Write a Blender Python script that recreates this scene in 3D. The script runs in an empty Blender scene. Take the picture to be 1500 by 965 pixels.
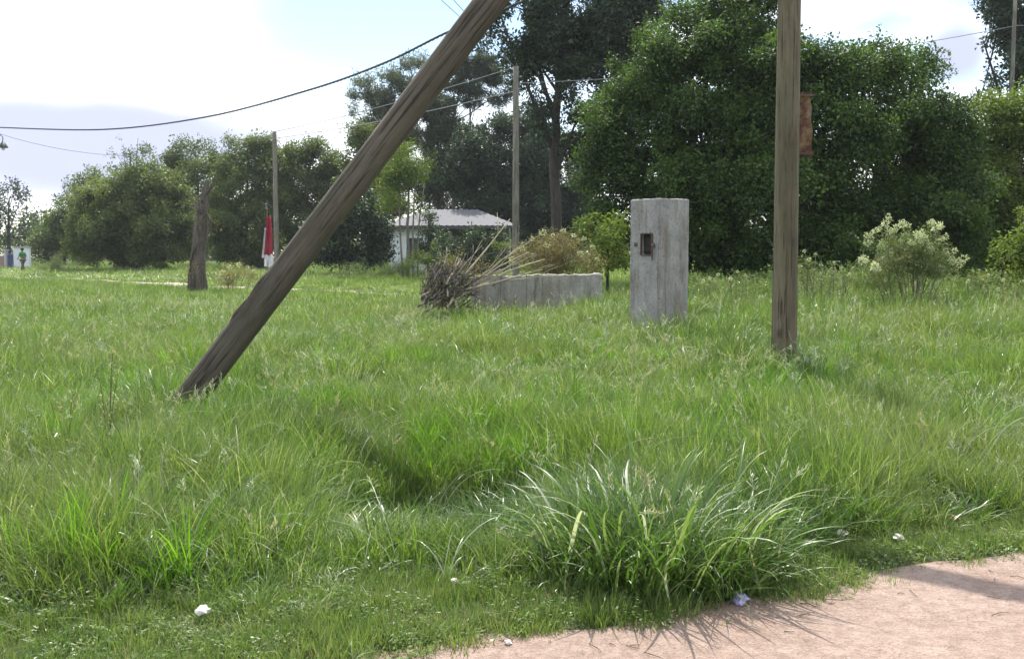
import bpy, bmesh, math, random
import numpy as np
from mathutils import Vector, Matrix, Euler

# ------------------------------------------------------------------ camera
F, HCAM, PITCH = 1450.0, 1.55, math.radians(4.515)
W0, H0 = 1500.0, 965.0
HAZE = 0.0003
RA, RB, RN = 3.80, 0.42, 1.0846      # verge line of the near road: y = RA + RB x
C = bpy.context.scene.collection
cam_d = bpy.data.cameras.new("camera")
cam_d.sensor_width = 36.0
cam_d.lens = 36.0 * F / W0
cam_d.clip_start = 0.05
cam_d.clip_end = 3000
cam = bpy.data.objects.new("camera", cam_d)
C.objects.link(cam)
cam.location = (0, 0, HCAM)
cam.rotation_euler = (math.pi / 2 - PITCH, 0, 0)
bpy.context.scene.camera = cam
sc = bpy.context.scene
sc.view_settings.view_transform = 'Standard'
sc.view_settings.look = 'None'
sc.view_settings.exposure = 0.75
sc.view_settings.gamma = 1.0
sc.cycles.use_denoising = True
sc.cycles.max_bounces = 5
sc.cycles.diffuse_bounces = 2
sc.cycles.glossy_bounces = 2
sc.cycles.transmission_bounces = 3
sc.cycles.transparent_max_bounces = 8
sc.cycles.volume_bounces = 0
sc.cycles.sample_clamp_indirect = 6

# ------------------------------------------------------------------ sky and sun
SUN_EL, SUN_AZ = math.radians(62.6), math.radians(-4)     # azimuth from +Y towards +X
world = bpy.data.worlds.new("World")
sc.world = world
world.use_nodes = True


def N(t, kind, **kw):
    n = t.nodes.new(kind)
    for k, v in kw.items():
        setattr(n, k, v)
    return n


def L(t, a, b):
    t.links.new(a, b)


def build_world():
    t = world.node_tree
    t.nodes.clear()
    out = N(t, 'ShaderNodeOutputWorld')
    bg = N(t, 'ShaderNodeBackground')
    bg.inputs['Strength'].default_value = 0.13
    L(t, bg.outputs[0], out.inputs[0])
    sky = N(t, 'ShaderNodeTexSky', sky_type='NISHITA')
    sky.sun_disc = False
    sky.sun_elevation = SUN_EL
    sky.sun_rotation = SUN_AZ
    sky.air_density = 1.0
    sky.dust_density = 0.6
    sky.ozone_density = 0.6
    tc = N(t, 'ShaderNodeTexCoord')
    # cloud layer: project the view direction on a flat layer high above
    mp = N(t, 'ShaderNodeMapping')
    mp.inputs['Scale'].default_value = (1.0, 1.0, 2.6)
    mp.inputs['Location'].default_value = (0.35, 0.2, 0.15)
    L(t, tc.outputs['Generated'], mp.inputs[0])
    n1 = N(t, 'ShaderNodeTexNoise')
    n1.inputs['Scale'].default_value = 3.2
    n1.inputs['Detail'].default_value = 7
    n1.inputs['Roughness'].default_value = 0.5
    L(t, mp.outputs[0], n1.inputs['Vector'])

    def lobe(px, py, wx, wz):
        """soft patch of cloud round one direction of the sky"""
        u, v = (px - 750) / F, (H0 / 2 - py) / F
        d = Vector((u, math.cos(PITCH) + v * math.sin(PITCH), v * math.cos(PITCH) - math.sin(PITCH))).normalized()
        s = N(t, 'ShaderNodeVectorMath', operation='SUBTRACT')
        L(t, tc.outputs['Generated'], s.inputs[0])
        s.inputs[1].default_value = d
        m = N(t, 'ShaderNodeVectorMath', operation='MULTIPLY')
        L(t, s.outputs[0], m.inputs[0])
        m.inputs[1].default_value = (1 / wx, 1 / wx, 1 / wz)
        ln = N(t, 'ShaderNodeVectorMath', operation='LENGTH')
        L(t, m.outputs[0], ln.inputs[0])
        # add the noise to the edge
        ad = N(t, 'ShaderNodeMath', operation='MULTIPLY_ADD')
        L(t, n1.outputs['Fac'], ad.inputs[0])
        ad.inputs[1].default_value = -1.6
        L(t, ln.outputs['Value'], ad.inputs[2])
        mr = N(t, 'ShaderNodeMapRange', interpolation_type='SMOOTHERSTEP')
        L(t, ad.outputs[0], mr.inputs['Value'])
        mr.inputs['From Min'].default_value = 0.55
        mr.inputs['From Max'].default_value = -0.35
        return mr.outputs[0]

    # general broken white cloud
    cov = N(t, 'ShaderNodeMapRange', interpolation_type='SMOOTHERSTEP')
    cov.inputs['From Min'].default_value = 0.40
    cov.inputs['From Max'].default_value = 0.56
    L(t, n1.outputs['Fac'], cov.inputs['Value'])
    gap = lobe(580, 0, 0.21, 0.12)          # clear blue gap
    inv = N(t, 'ShaderNodeMath', operation='SUBTRACT')
    inv.inputs[0].default_value = 1.0
    L(t, gap, inv.inputs[1])
    c0 = N(t, 'ShaderNodeMath', operation='MAXIMUM')
    L(t, cov.outputs[0], c0.inputs[0])
    L(t, lobe(200, 80, 0.45, 0.2), c0.inputs[1])
    c1 = N(t, 'ShaderNodeMath', operation='MULTIPLY')
    L(t, c0.outputs[0], c1.inputs[0])
    L(t, inv.outputs[0], c1.inputs[1])
    mixw = N(t, 'ShaderNodeMix', data_type='RGBA')
    L(t, c1.outputs[0], mixw.inputs['Factor'])
    L(t, sky.outputs[0], mixw.inputs[6])
    mixw.inputs[7].default_value = (8.2, 8.4, 8.6, 1)
    # lilac-grey undersides
    dark = N(t, 'ShaderNodeMath', operation='MAXIMUM')
    L(t, lobe(110, 212, 0.19, 0.045), dark.inputs[0])
    L(t, lobe(1400, 80, 0.03, 0.03), dark.inputs[1])
    dk = N(t, 'ShaderNodeMath', operation='MULTIPLY')
    L(t, dark.outputs[0], dk.inputs[0])
    dk.inputs[1].default_value = 0.97
    mixd = N(t, 'ShaderNodeMix', data_type='RGBA')
    L(t, dk.outputs[0], mixd.inputs['Factor'])
    L(t, mixw.outputs[2], mixd.inputs[6])
    mixd.inputs[7].default_value = (3.3, 3.55, 4.9, 1)
    L(t, mixd.outputs[2], bg.inputs['Color'])


build_world()
sun_d = bpy.data.lights.new("sun", 'SUN')
sun_d.energy = 4.2
sun_d.angle = math.radians(0.53)
sun_d.color = (1.0, 0.95, 0.86)
sun = bpy.data.objects.new("sun", sun_d)
C.objects.link(sun)
_sd = Vector((math.sin(SUN_AZ) * math.cos(SUN_EL), math.cos(SUN_AZ) * math.cos(SUN_EL), math.sin(SUN_EL)))
sun.rotation_euler = _sd.to_track_quat('Z', 'Y').to_euler()
sun.location = (0, 0, 30)

# ------------------------------------------------------------------ helpers
rng = np.random.default_rng(7)
random.seed(7)


def at(px, py, Y):
    """world X, Z of what the photograph shows at (px, py) if it stands Y metres away"""
    u, v = (px - 750) / F, (H0 / 2 - py) / F
    t = Y / (v * math.sin(PITCH) + math.cos(PITCH))
    return u * t, HCAM + t * (v * math.cos(PITCH) - math.sin(PITCH))


def atv(px, py, Y):
    x, z = at(px, py, Y)
    return Vector((x, Y, z))


def sstep(a, b, x):
    t = np.clip((x - a) / (b - a), 0, 1)
    return t * t * (3 - 2 * t)


_w = rng.normal(size=(24, 2))
_ph = rng.uniform(0, 6.283, 24)


def noise2(x, y, scale, seed=0):
    """cheap smooth noise, about -1..1"""
    r = np.random.default_rng(1000 + seed)
    k = r.normal(size=(10, 2)) / scale * 2.2
    p = r.uniform(0, 6.283, 10)
    s = 0
    for i in range(10):
        s = s + np.sin(k[i, 0] * x + k[i, 1] * y + p[i] + 1.3 * np.sin(k[(i + 3) % 10, 0] * y * .7 + p[i] * 2))
    return s / 4.0


def noise3(P, scale, seed=0):
    r = np.random.default_rng(2000 + seed)
    k = r.normal(size=(12, 3)) / scale * 2.0
    p = r.uniform(0, 6.283, 12)
    s = 0
    for i in range(12):
        s = s + np.sin(P @ k[i] + p[i])
    return s / 4.2


def road_s(x, y):
    """distance from the near dirt road's verge; positive on the grass"""
    return (y - (RA + RB * x)) / RN + 0.06 * noise2(x, y, 0.8, 1) + 0.05 * noise2(x, y, 0.25, 2) + 0.025 * noise2(x, y, 0.09, 3)


def track_s(x, y):
    """distance from the middle line of the far track"""
    dx, dy = 27.4, -25.7
    l = math.hypot(dx, dy)
    return ((x + 31) * dy - (y - 60.7) * dx) / l


def ground_z(x, y):
    x = np.asarray(x, dtype=float)
    y = np.asarray(y, dtype=float)
    s = road_s(x, y)
    z = 0.05 * noise2(x, y, 5, 3) * sstep(0.5, 3, s) + 0.03 * noise2(x, y, 1.2, 4) * sstep(0.2, 1.5, s)
    z = z + 0.22 * sstep(9, 15, y) * sstep(-1, 3, x)* (1 - sstep(22, 34, y))
    z = z + 0.10 * sstep(9, 14, y) * (1 - sstep(18, 30, y))
    # hollow that the leaning pole's shade falls into
    z = z - 0.34 * np.exp(-((x + 0.35) / 1.0) ** 2 - ((y - 6.3) / 0.9) ** 2)
    ramp = sstep(-0.05, 0.22, s)
    far = sstep(5.9, 6.3, -s)
    z = z + 0.05 * ramp + 0.05 * far - 0.035
    tr = np.abs(track_s(x, y))
    m = (x < -1.0) * 1.0
    z = z - 0.10 * (1 - sstep(1.5, 2.2, tr)) * m
    return z


def gz(x, y):
    return float(ground_z(x, y))


def mesh_np(name, V, Fc):
    """mesh from numpy arrays; Fc an (n,3) or (n,4) array or list of faces"""
    me = bpy.data.meshes.new(name)
    if isinstance(Fc, np.ndarray):
        k = Fc.shape[1]
        me.vertices.add(len(V))
        me.vertices.foreach_set('co', np.asarray(V, dtype=np.float32).ravel())
        me.loops.add(len(Fc) * k)
        me.loops.foreach_set('vertex_index', Fc.astype(np.int32).ravel())
        me.polygons.add(len(Fc))
        me.polygons.foreach_set('loop_start', np.arange(0, len(Fc) * k, k, dtype=np.int32))
        me.update(calc_edges=True)
    else:
        me.from_pydata([tuple(v) for v in V], [], Fc)
        me.update()
    return me


def link(name, me, mat=None, parent=None, smooth=False):
    o = bpy.data.objects.new(name, me)
    C.objects.link(o)
    if mat is not None and not me.materials:
        me.materials.append(mat)
    if smooth:
        me.polygons.foreach_set('use_smooth', np.ones(len(me.polygons), dtype=bool))
    if parent is not None:
        o.parent = parent
    return o


def tag(o, label=None, cat=None, group=None, kind=None):
    if label: o['label'] = label
    if cat: o['category'] = cat
    if group: o['group'] = group
    if kind: o['kind'] = kind
    return o


def empty(name, loc, label, cat, group=None, rz=0.0):
    o = bpy.data.objects.new(name, None)
    o.empty_display_size = 0.3
    C.objects.link(o)
    o.location = loc
    o.rotation_euler = (0, 0, rz)
    return tag(o, label, cat, group)


class MB:
    """collects shapes into one mesh"""
    def __init__(s):
        s.V, s.F = [], []

    def add(s, V, Fc):
        b = len(s.V)
        s.V += [tuple(v) for v in V]
        s.F += [tuple(i + b for i in f) for f in Fc]

    def box(s, c, size, M=None):
        hx, hy, hz = [a / 2 for a in size]
        V = [Vector((sx * hx, sy * hy, sz * hz)) for sz in (-1, 1) for sy in (-1, 1) for sx in (-1, 1)]
        if M is not None:
            V = [M @ v for v in V]
        V = [v + Vector(c) for v in V]
        s.add(V, [(0, 2, 3, 1), (4, 5, 7, 6), (0, 1, 5, 4), (1, 3, 7, 5), (3, 2, 6, 7), (2, 0, 4, 6)])

    def tube(s, pts, rad, n=8, jitter=0.0, cap=True):
        pts = [Vector(p) for p in pts]
        if not hasattr(rad, '__len__'):
            rad = [rad] * len(pts)
        up = Vector((0, 0, 1))
        d0 = (pts[1] - pts[0]).normalized()
        a = d0.orthogonal().normalized()
        base = len(s.V)
        for i, p in enumerate(pts):
            d = (pts[min(i + 1, len(pts) - 1)] - pts[max(i - 1, 0)]).normalized()
            a = (a - d * a.dot(d))
            a = a.normalized() if a.length > 1e-5 else d.orthogonal().normalized()
            b = d.cross(a)
            for k in range(n):
                t = 2 * math.pi * k / n
                r = rad[i] * (1 + (random.uniform(-jitter, jitter) if jitter else 0))
                s.V.append(tuple(p + (a * math.cos(t) + b * math.sin(t)) * r))
        for i in range(len(pts) - 1):
            for k in range(n):
                k2 = (k + 1) % n
                s.F.append((base + i * n + k, base + i * n + k2, base + (i + 1) * n + k2, base + (i + 1) * n + k))
        if cap:
            s.F.append(tuple(base + k for k in reversed(range(n))))
            s.F.append(tuple(base + (len(pts) - 1) * n + k for k in range(n)))

    def build(s, name, mat, parent=None, smooth=False):
        me = bpy.data.meshes.new(name)
        me.from_pydata(s.V, [], s.F)
        me.update()
        return link(name, me, mat, parent, smooth)


def bez(p0, p1, p2, n):
    p0, p1, p2 = Vector(p0), Vector(p1), Vector(p2)
    return [p0 * (1 - t) ** 2 + p1 * 2 * t * (1 - t) + p2 * t * t for t in np.linspace(0, 1, n)]


# ------------------------------------------------------------------ materials
def mat(name):
    m = bpy.data.materials.new(name)
    m.use_nodes = True
    t = m.node_tree
    b = t.nodes['Principled BSDF']
    return m, t, b


def ramp(t, fac, stops):
    r = N(t, 'ShaderNodeValToRGB')
    while len(r.color_ramp.elements) < len(stops):
        r.color_ramp.elements.new(0.5)
    for e, (p, c) in zip(r.color_ramp.elements, stops):
        e.position = p
        e.color = (*c, 1)
    L(t, fac, r.inputs[0])
    return r.outputs[0]


def tex_noise(t, scale, detail=5, rough=0.55, stretch=None, coord='Object'):
    tc = N(t, 'ShaderNodeTexCoord')
    n = N(t, 'ShaderNodeTexNoise')
    n.inputs['Scale'].default_value = scale
    n.inputs['Detail'].default_value = detail
    n.inputs['Roughness'].default_value = rough
    v = tc.outputs[coord]
    if stretch:
        mp = N(t, 'ShaderNodeMapping')
        mp.inputs['Scale'].default_value = stretch
        L(t, v, mp.inputs[0])
        v = mp.outputs[0]
    L(t, v, n.inputs['Vector'])
    return n.outputs['Fac']


def bump(t, b, h, strength, dist):
    n = N(t, 'ShaderNodeBump')
    n.inputs['Strength'].default_value = strength
    n.inputs['Distance'].default_value = dist
    L(t, h, n.inputs['Height'])
    L(t, n.outputs[0], b.inputs['Normal'])


def mixc(t, fac, a, b, mode='MIX'):
    m = N(t, 'ShaderNodeMix', data_type='RGBA', blend_type=mode)
    if isinstance(fac, (int, float)):
        m.inputs['Factor'].default_value = fac
    else:
        L(t, fac, m.inputs['Factor'])
    for i, c in ((6, a), (7, b)):
        if isinstance(c, tuple):
            m.inputs[i].default_value = (*c, 1)
        else:
            L(t, c, m.inputs[i])
    return m.outputs[2]


def leaf_mat(name, dark, light, trans=0.45, rough=0.5, spec=0.5, tint=None, big=None, transcol=1.6, clump=False):
    """leaf: reflecting + letting light through, colour varying by clump and by leaf"""
    m, t, b = mat(name)
    oi = N(t, 'ShaderNodeObjectInfo')
    ge = N(t, 'ShaderNodeNewGeometry')
    mx = N(t, 'ShaderNodeMath', operation='MULTIPLY_ADD')
    if clump:
        oi = N(t, 'ShaderNodeAttribute', attribute_name='clump')
    L(t, oi.outputs['Fac' if clump else 'Random'], mx.inputs[0])
    mx.inputs[1].default_value = 0.5
    m2 = N(t, 'ShaderNodeMath', operation='MULTIPLY')
    L(t, ge.outputs['Random Per Island'], m2.inputs[0])
    m2.inputs[1].default_value = 0.5
    L(t, m2.outputs[0], mx.inputs[2])
    if tint is None:
        col = ramp(t, mx.outputs[0], [(0.1, dark), (0.9, light)])
    else:
        col = ramp(t, mx.outputs[0], [(0.12, dark), (0.70, light), (0.88, tint)])
    if big:
        # broad patches of another hue over the ground
        tc = N(t, 'ShaderNodeNewGeometry')
        n = N(t, 'ShaderNodeTexNoise')
        n.inputs['Scale'].default_value = big[0]
        n.inputs['Detail'].default_value = 3
        L(t, tc.outputs['Position'], n.inputs['Vector'])
        f = N(t, 'ShaderNodeMapRange')
        f.inputs['From Min'].default_value = 0.42
        f.inputs['From Max'].default_value = 0.68
        f.inputs['To Max'].default_value = big[2]
        L(t, n.outputs['Fac'], f.inputs['Value'])
        col = mixc(t, f.outputs[0], col, big[1])
    L(t, col, b.inputs['Base Color'])
    b.inputs['Roughness'].default_value = rough
    b.inputs['Specular IOR Level'].default_value = spec
    tr = N(t, 'ShaderNodeBsdfTranslucent')
    tcx = mixc(t, 1.0, col, (transcol * 1.05, transcol * 1.1, transcol * 0.6), 'MULTIPLY')
    L(t, tcx, tr.inputs['Color'])
    ms = N(t, 'ShaderNodeMixShader')
    ms.inputs[0].default_value = trans
    L(t, b.outputs[0], ms.inputs[1])
    L(t, tr.outputs[0], ms.inputs[2])
    L(t, ms.outputs[0], t.nodes['Material Output'].inputs[0])
    return m


def plain(name, col, rough=0.7, var=0.15, scale=8, metal=0.0, bumpd=0.0):
    m, t, b = mat(name)
    f = tex_noise(t, scale)
    c = ramp(t, f, [(0.3, tuple(x * (1 - var) for x in col)), (0.7, tuple(min(1, x * (1 + var)) for x in col))])
    L(t, c, b.inputs['Base Color'])
    b.inputs['Roughness'].default_value = rough
    b.inputs['Metallic'].default_value = metal
    if bumpd:
        bump(t, b, f, 0.6, bumpd)
    return m


def wood_mat(name, dark, mid, light, mossy=0.0):
    m, t, b = mat(name)
    f1 = tex_noise(t, 9, 8, 0.65, (1, 1, 0.06))
    f2 = tex_noise(t, 38, 6, 0.7, (1, 1, 0.035))
    f3 = tex_noise(t, 1.3, 4, 0.6)
    c = ramp(t, f1, [(0.3, dark), (0.5, mid), (0.72, light)])
    crack = ramp(t, f2, [(0.38, (0.12, 0.1, 0.09)), (0.47, (1, 1, 1))])
    c = mixc(t, 0.9, c, crack, 'MULTIPLY')
    f7 = tex_noise(t, 4.5, 6, 0.7, (1, 1, 0.35))
    c = mixc(t, 0.7, c, ramp(t, f7, [(0.36, (0.55, 0.52, 0.48)), (0.5, (1, 1, 1)), (0.66, (1.35, 1.33, 1.3))]), 'MULTIPLY')
    vo = N(t, 'ShaderNodeTexVoronoi')
    vo.inputs['Scale'].default_value = 2.2
    tcv = N(t, 'ShaderNodeTexCoord')
    mpv = N(t, 'ShaderNodeMapping')
    mpv.inputs['Scale'].default_value = (1, 1, 0.55)
    L(t, tcv.outputs['Object'], mpv.inputs[0])
    L(t, mpv.outputs[0], vo.inputs['Vector'])
    c = mixc(t, 0.8, c, ramp(t, vo.outputs['Distance'], [(0.05, (0.2, 0.17, 0.15)), (0.11, (1, 1, 1))]), 'MULTIPLY')
    if mossy:
        fm = N(t, 'ShaderNodeMapRange')
        fm.inputs['From Min'].default_value = 0.45
        fm.inputs['From Max'].default_value = 0.65
        fm.inputs['To Max'].default_value = mossy
        L(t, f3, fm.inputs['Value'])
        c = mixc(t, fm.outputs[0], c, (0.13, 0.14, 0.07))
    L(t, c, b.inputs['Base Color'])
    b.inputs['Roughness'].default_value = 0.85
    ad = N(t, 'ShaderNodeMath', operation='ADD')
    L(t, f1, ad.inputs[0])
    L(t, f2, ad.inputs[1])
    bump(t, b, ad.outputs[0], 1.0, 0.022)
    return m


def concrete_mat(name, base=(0.33, 0.34, 0.36), stain=(0.12, 0.11, 0.10), amount=0.6, warm=None):
    m, t, b = mat(name)
    f1 = tex_noise(t, 3.0, 8, 0.6)
    f2 = tex_noise(t, 10, 6, 0.65, (1, 1, 0.08))
    f3 = tex_noise(t, 60, 4, 0.6)
    c = ramp(t, f1, [(0.3, tuple(x * 0.72 for x in base)), (0.7, tuple(x * 1.15 for x in base))])
    fs = N(t, 'ShaderNodeMapRange')
    fs.inputs['From Min'].default_value = 0.52
    fs.inputs['From Max'].default_value = 0.68
    fs.inputs['To Max'].default_value = amount
    L(t, f2, fs.inputs['Value'])
    c = mixc(t, fs.outputs[0], c, stain)
    f5 = tex_noise(t, 3.2, 6, 0.7, (1.6, 1.6, 0.35))
    fb = N(t, 'ShaderNodeMapRange')
    fb.inputs['From Min'].default_value = 0.50
    fb.inputs['From Max'].default_value = 0.62
    fb.inputs['To Max'].default_value = 0.6
    L(t, f5, fb.inputs['Value'])
    c = mixc(t, fb.outputs[0], c, (0.20, 0.165, 0.125))
    f6 = tex_noise(t, 26, 6, 0.7)
    c = mixc(t, 0.8, c, ramp(t, f6, [(0.34, (0.5, 0.48, 0.45)), (0.46, (1, 1, 1)), (0.62, (1, 1, 1)), (0.7, (1.25, 1.25, 1.25))]), 'MULTIPLY')
    g = ramp(t, f3, [(0.35, (0.7, 0.7, 0.7)), (0.55, (1, 1, 1))])
    c = mixc(t, 0.6, c, g, 'MULTIPLY')
    L(t, c, b.inputs['Base Color'])
    b.inputs['Roughness'].default_value = 0.9
    ad = N(t, 'ShaderNodeMath', operation='ADD')
    L(t, f1, ad.inputs[0])
    L(t, f3, ad.inputs[1])
    bump(t, b, ad.outputs[0], 0.5, 0.012)
    return m


def ground_mat():
    m, t, b = mat('soil_under_grass')
    f = tex_noise(t, 1.7, 6, 0.6)
    f2 = tex_noise(t, 24, 5, 0.7)
    c = ramp(t, f, [(0.35, (0.035, 0.05, 0.018)), (0.65, (0.075, 0.095, 0.03))])
    c2 = ramp(t, f2, [(0.35, (0.5, 0.45, 0.4)), (0.65, (1.2, 1.2, 1.1))])
    L(t, mixc(t, 1.0, c, c2, 'MULTIPLY'), b.inputs['Base Color'])
    b.inputs['Roughness'].default_value = 1.0
    bump(t, b, f2, 1.0, 0.02)
    return m


def road_mat():
    m, t, b = mat('pink_dirt')
    f = tex_noise(t, 0.9, 6, 0.6)
    f2 = tex_noise(t, 14, 6, 0.7)
    f3 = tex_noise(t, 90, 3, 0.6)
    f4 = tex_noise(t, 5, 5, 0.6, (0.25, 1.6, 1))
    c = ramp(t, f, [(0.3, (0.35, 0.25, 0.205)), (0.7, (0.455, 0.345, 0.30))])
    c = mixc(t, 0.8, c, ramp(t, f2, [(0.3, (0.60, 0.55, 0.5)), (0.6, (1.08, 1.08, 1.07))]), 'MULTIPLY')
    c = mixc(t, 0.9, c, ramp(t, f3, [(0.3, (0.65, 0.62, 0.6)), (0.5, (1, 1, 1)), (0.75, (1.15, 1.13, 1.1))]), 'MULTIPLY')
    c = mixc(t, 0.5, c, ramp(t, f4, [(0.35, (0.78, 0.75, 0.7)), (0.5, (1, 1, 1))]), 'MULTIPLY')
    L(t, c, b.inputs['Base Color'])
    b.inputs['Roughness'].default_value = 0.95
    ad = N(t, 'ShaderNodeMath', operation='ADD')
    L(t, f2, ad.inputs[0])
    L(t, f3, ad.inputs[1])
    bump(t, b, ad.outputs[0], 1.0, 0.02)
    return m


M = {}
M['ground'] = ground_mat()
M['road'] = road_mat()
M['track'] = plain('pale_track_dirt', (0.40, 0.35, 0.27), 1.0, 0.2, 2, bumpd=0.02)
M['pole'] = wood_mat('weathered_pole_wood', (0.08, 0.062, 0.038), (0.15, 0.122, 0.08), (0.24, 0.20, 0.14), 0.5)
M['pole2'] = wood_mat('brown_pole_wood', (0.075, 0.062, 0.05), (0.105, 0.088, 0.07), (0.14, 0.12, 0.097), 0.15)
M['polefar'] = wood_mat('grey_pole_wood', (0.13, 0.12, 0.10), (0.2, 0.19, 0.16), (0.28, 0.26, 0.22), 0.2)
M['bark'] = wood_mat('bark', (0.02, 0.017, 0.014), (0.04, 0.034, 0.028), (0.075, 0.063, 0.052))
M['barkpale'] = wood_mat('pale_bark', (0.10, 0.09, 0.07), (0.17, 0.15, 0.12), (0.24, 0.21, 0.17))
M['stick'] = wood_mat('dead_stick', (0.16, 0.13, 0.10), (0.30, 0.26, 0.20), (0.42, 0.37, 0.3))
M['stickpale'] = plain('bleached_stick', (.46, .40, .30), .8, .2, 20)
M['stickdark'] = wood_mat('dark_dead_stick', (0.05, 0.04, 0.035), (0.10, 0.085, 0.07), (0.16, 0.14, 0.12))
M['concrete'] = concrete_mat('grey_concrete', (0.33, 0.325, 0.32), (0.13, 0.11, 0.085), 0.8)
M['concrete2'] = concrete_mat('stained_concrete', (0.34, 0.33, 0.30), (0.10, 0.10, 0.07), 0.85)
M['white'] = plain('white_wall_paint', (0.66, 0.70, 0.74), 0.8, 0.1, 2)
M['roof'] = plain('lilac_grey_roof_sheet', (0.125, 0.125, 0.14), 0.8, 0.1, 3)
M['hole_shade'] = plain('opening_shade_black', (0.02, 0.017, 0.015), 0.9)  # near-black that paints the shade inside the pillar's opening
M['iron'] = plain('rusted_iron', (0.09, 0.06, 0.045), 0.7, 0.4, 30)
M['cable'] = plain('black_cable', (0.045, 0.05, 0.055), 0.6)
M['wire'] = plain('grey_wire', (0.25, 0.26, 0.28), 0.5)
M['red'] = plain('red_cloth', (0.27, 0.018, 0.04), 0.9, 0.2)
M['pale'] = plain('pale_cloth', (0.6, 0.62, 0.68), 0.9)
M['blue'] = plain('dull_blue_paint', (0.09, 0.10, 0.22), 0.7)
M['greypillar'] = plain('grey_render', (0.42, 0.42, 0.44), 0.9)
M['skin'] = plain('skin', (0.35, 0.2, 0.14), 0.6)
M['shirt'] = plain('green_shirt', (0.05, 0.22, 0.09), 0.9)
M['trouser'] = plain('brown_trousers', (0.13, 0.09, 0.075), 0.9)
M['hair'] = plain('dark_hair', (0.015, 0.013, 0.012), 0.6)
M['paper'] = plain('white_litter', (0.60, 0.57, 0.52), 0.8, 0.15)
M['lilac'] = plain('lilac_litter', (0.40, 0.36, 0.60), 0.5, 0.35, 30)
M['brownleaf'] = plain('brown_dead_leaf', (0.35, 0.24, 0.13), 0.8, 0.2)

GR = dict(
    fine=leaf_mat('meadow_blade', (0.035, 0.078, 0.014), (0.165, 0.265, 0.045), 0.42, 0.4, 0.6, (0.42, 0.43, 0.30), (0.5, (0.18, 0.21, 0.085), 0.6)),
    broad=leaf_mat('broad_blade', (0.04, 0.085, 0.016), (0.10, 0.18, 0.04), 0.38, 0.36, 0.6, (0.26, 0.27, 0.16)),
    bright=leaf_mat('bright_blade', (0.065, 0.16, 0.012), (0.16, 0.31, 0.03), 0.48, 0.45, 0.4),
    turf=leaf_mat('turf_blade', (0.075, 0.13, 0.032), (0.19, 0.265, 0.08), 0.35, 0.5, 0.4, (0.24, 0.22, 0.13)),
    dry=leaf_mat('dry_stem', (0.28, 0.27, 0.15), (0.48, 0.46, 0.33), 0.3, 0.5, 0.5),
    silver=leaf_mat('silvery_stem', (0.22, 0.28, 0.18), (0.50, 0.53, 0.43), 0.3, 0.35, 0.7),
)


# ------------------------------------------------------------------ scatter: instances of pure geometry, so they belong to the host
def proto(name, me):
    return bpy.data.objects.new(name, me)          # kept out of the scene


_groups = {}


def scatter_group(key, protos):
    if key in _groups:
        return _groups[key]
    g = bpy.data.node_groups.new('scatter_' + key, 'GeometryNodeTree')
    g.interface.new_socket('Geometry', in_out='INPUT', socket_type='NodeSocketGeometry')
    g.interface.new_socket('Geometry', in_out='OUTPUT', socket_type='NodeSocketGeometry')
    gi, go = N(g, 'NodeGroupInput'), N(g, 'NodeGroupOutput')
    jn = N(g, 'GeometryNodeJoinGeometry')
    for p in protos:
        oi = N(g, 'GeometryNodeObjectInfo')
        oi.inputs['Object'].default_value = p
        oi.inputs['As Instance'].default_value = False
        ti = N(g, 'GeometryNodeGeometryToInstance')
        L(g, oi.outputs['Geometry'], ti.inputs[0])
        L(g, ti.outputs[0], jn.inputs[0])
    ip = N(g, 'GeometryNodeInstanceOnPoints')
    ip.inputs['Pick Instance'].default_value = True
    L(g, gi.outputs[0], ip.inputs['Points'])
    L(g, jn.outputs[0], ip.inputs['Instance'])
    for nm, ty, sk in (('rot', 'FLOAT_VECTOR', 'Rotation'), ('scl', 'FLOAT_VECTOR', 'Scale'), ('idx', 'INT', 'Instance Index')):
        na = N(g, 'GeometryNodeInputNamedAttribute', data_type=ty)
        na.inputs['Name'].default_value = nm
        L(g, na.outputs['Attribute'], ip.inputs[sk])
    L(g, ip.outputs[0], go.inputs[0])
    _groups[key] = g
    return g


def scatter(name, P, R, S, key, protos, parent=None):
    n = len(P)
    me = bpy.data.meshes.new(name)
    me.vertices.add(n)
    me.vertices.foreach_set('co', np.asarray(P, dtype=np.float32).ravel())
    a = me.attributes.new('rot', 'FLOAT_VECTOR', 'POINT')
    a.data.foreach_set('vector', np.asarray(R, dtype=np.float32).ravel())
    a = me.attributes.new('scl', 'FLOAT_VECTOR', 'POINT')
    a.data.foreach_set('vector', np.asarray(S, dtype=np.float32).ravel())
    a = me.attributes.new('idx', 'INT', 'POINT')
    a.data.foreach_set('value', rng.integers(0, len(protos), n).astype(np.int32))
    o = bpy.data.objects.new(name, me)
    C.objects.link(o)
    if parent is not None:
        o.parent = parent
    md = o.modifiers.new('scatter', 'NODES')
    md.node_group = scatter_group(key, protos)
    return o


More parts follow.
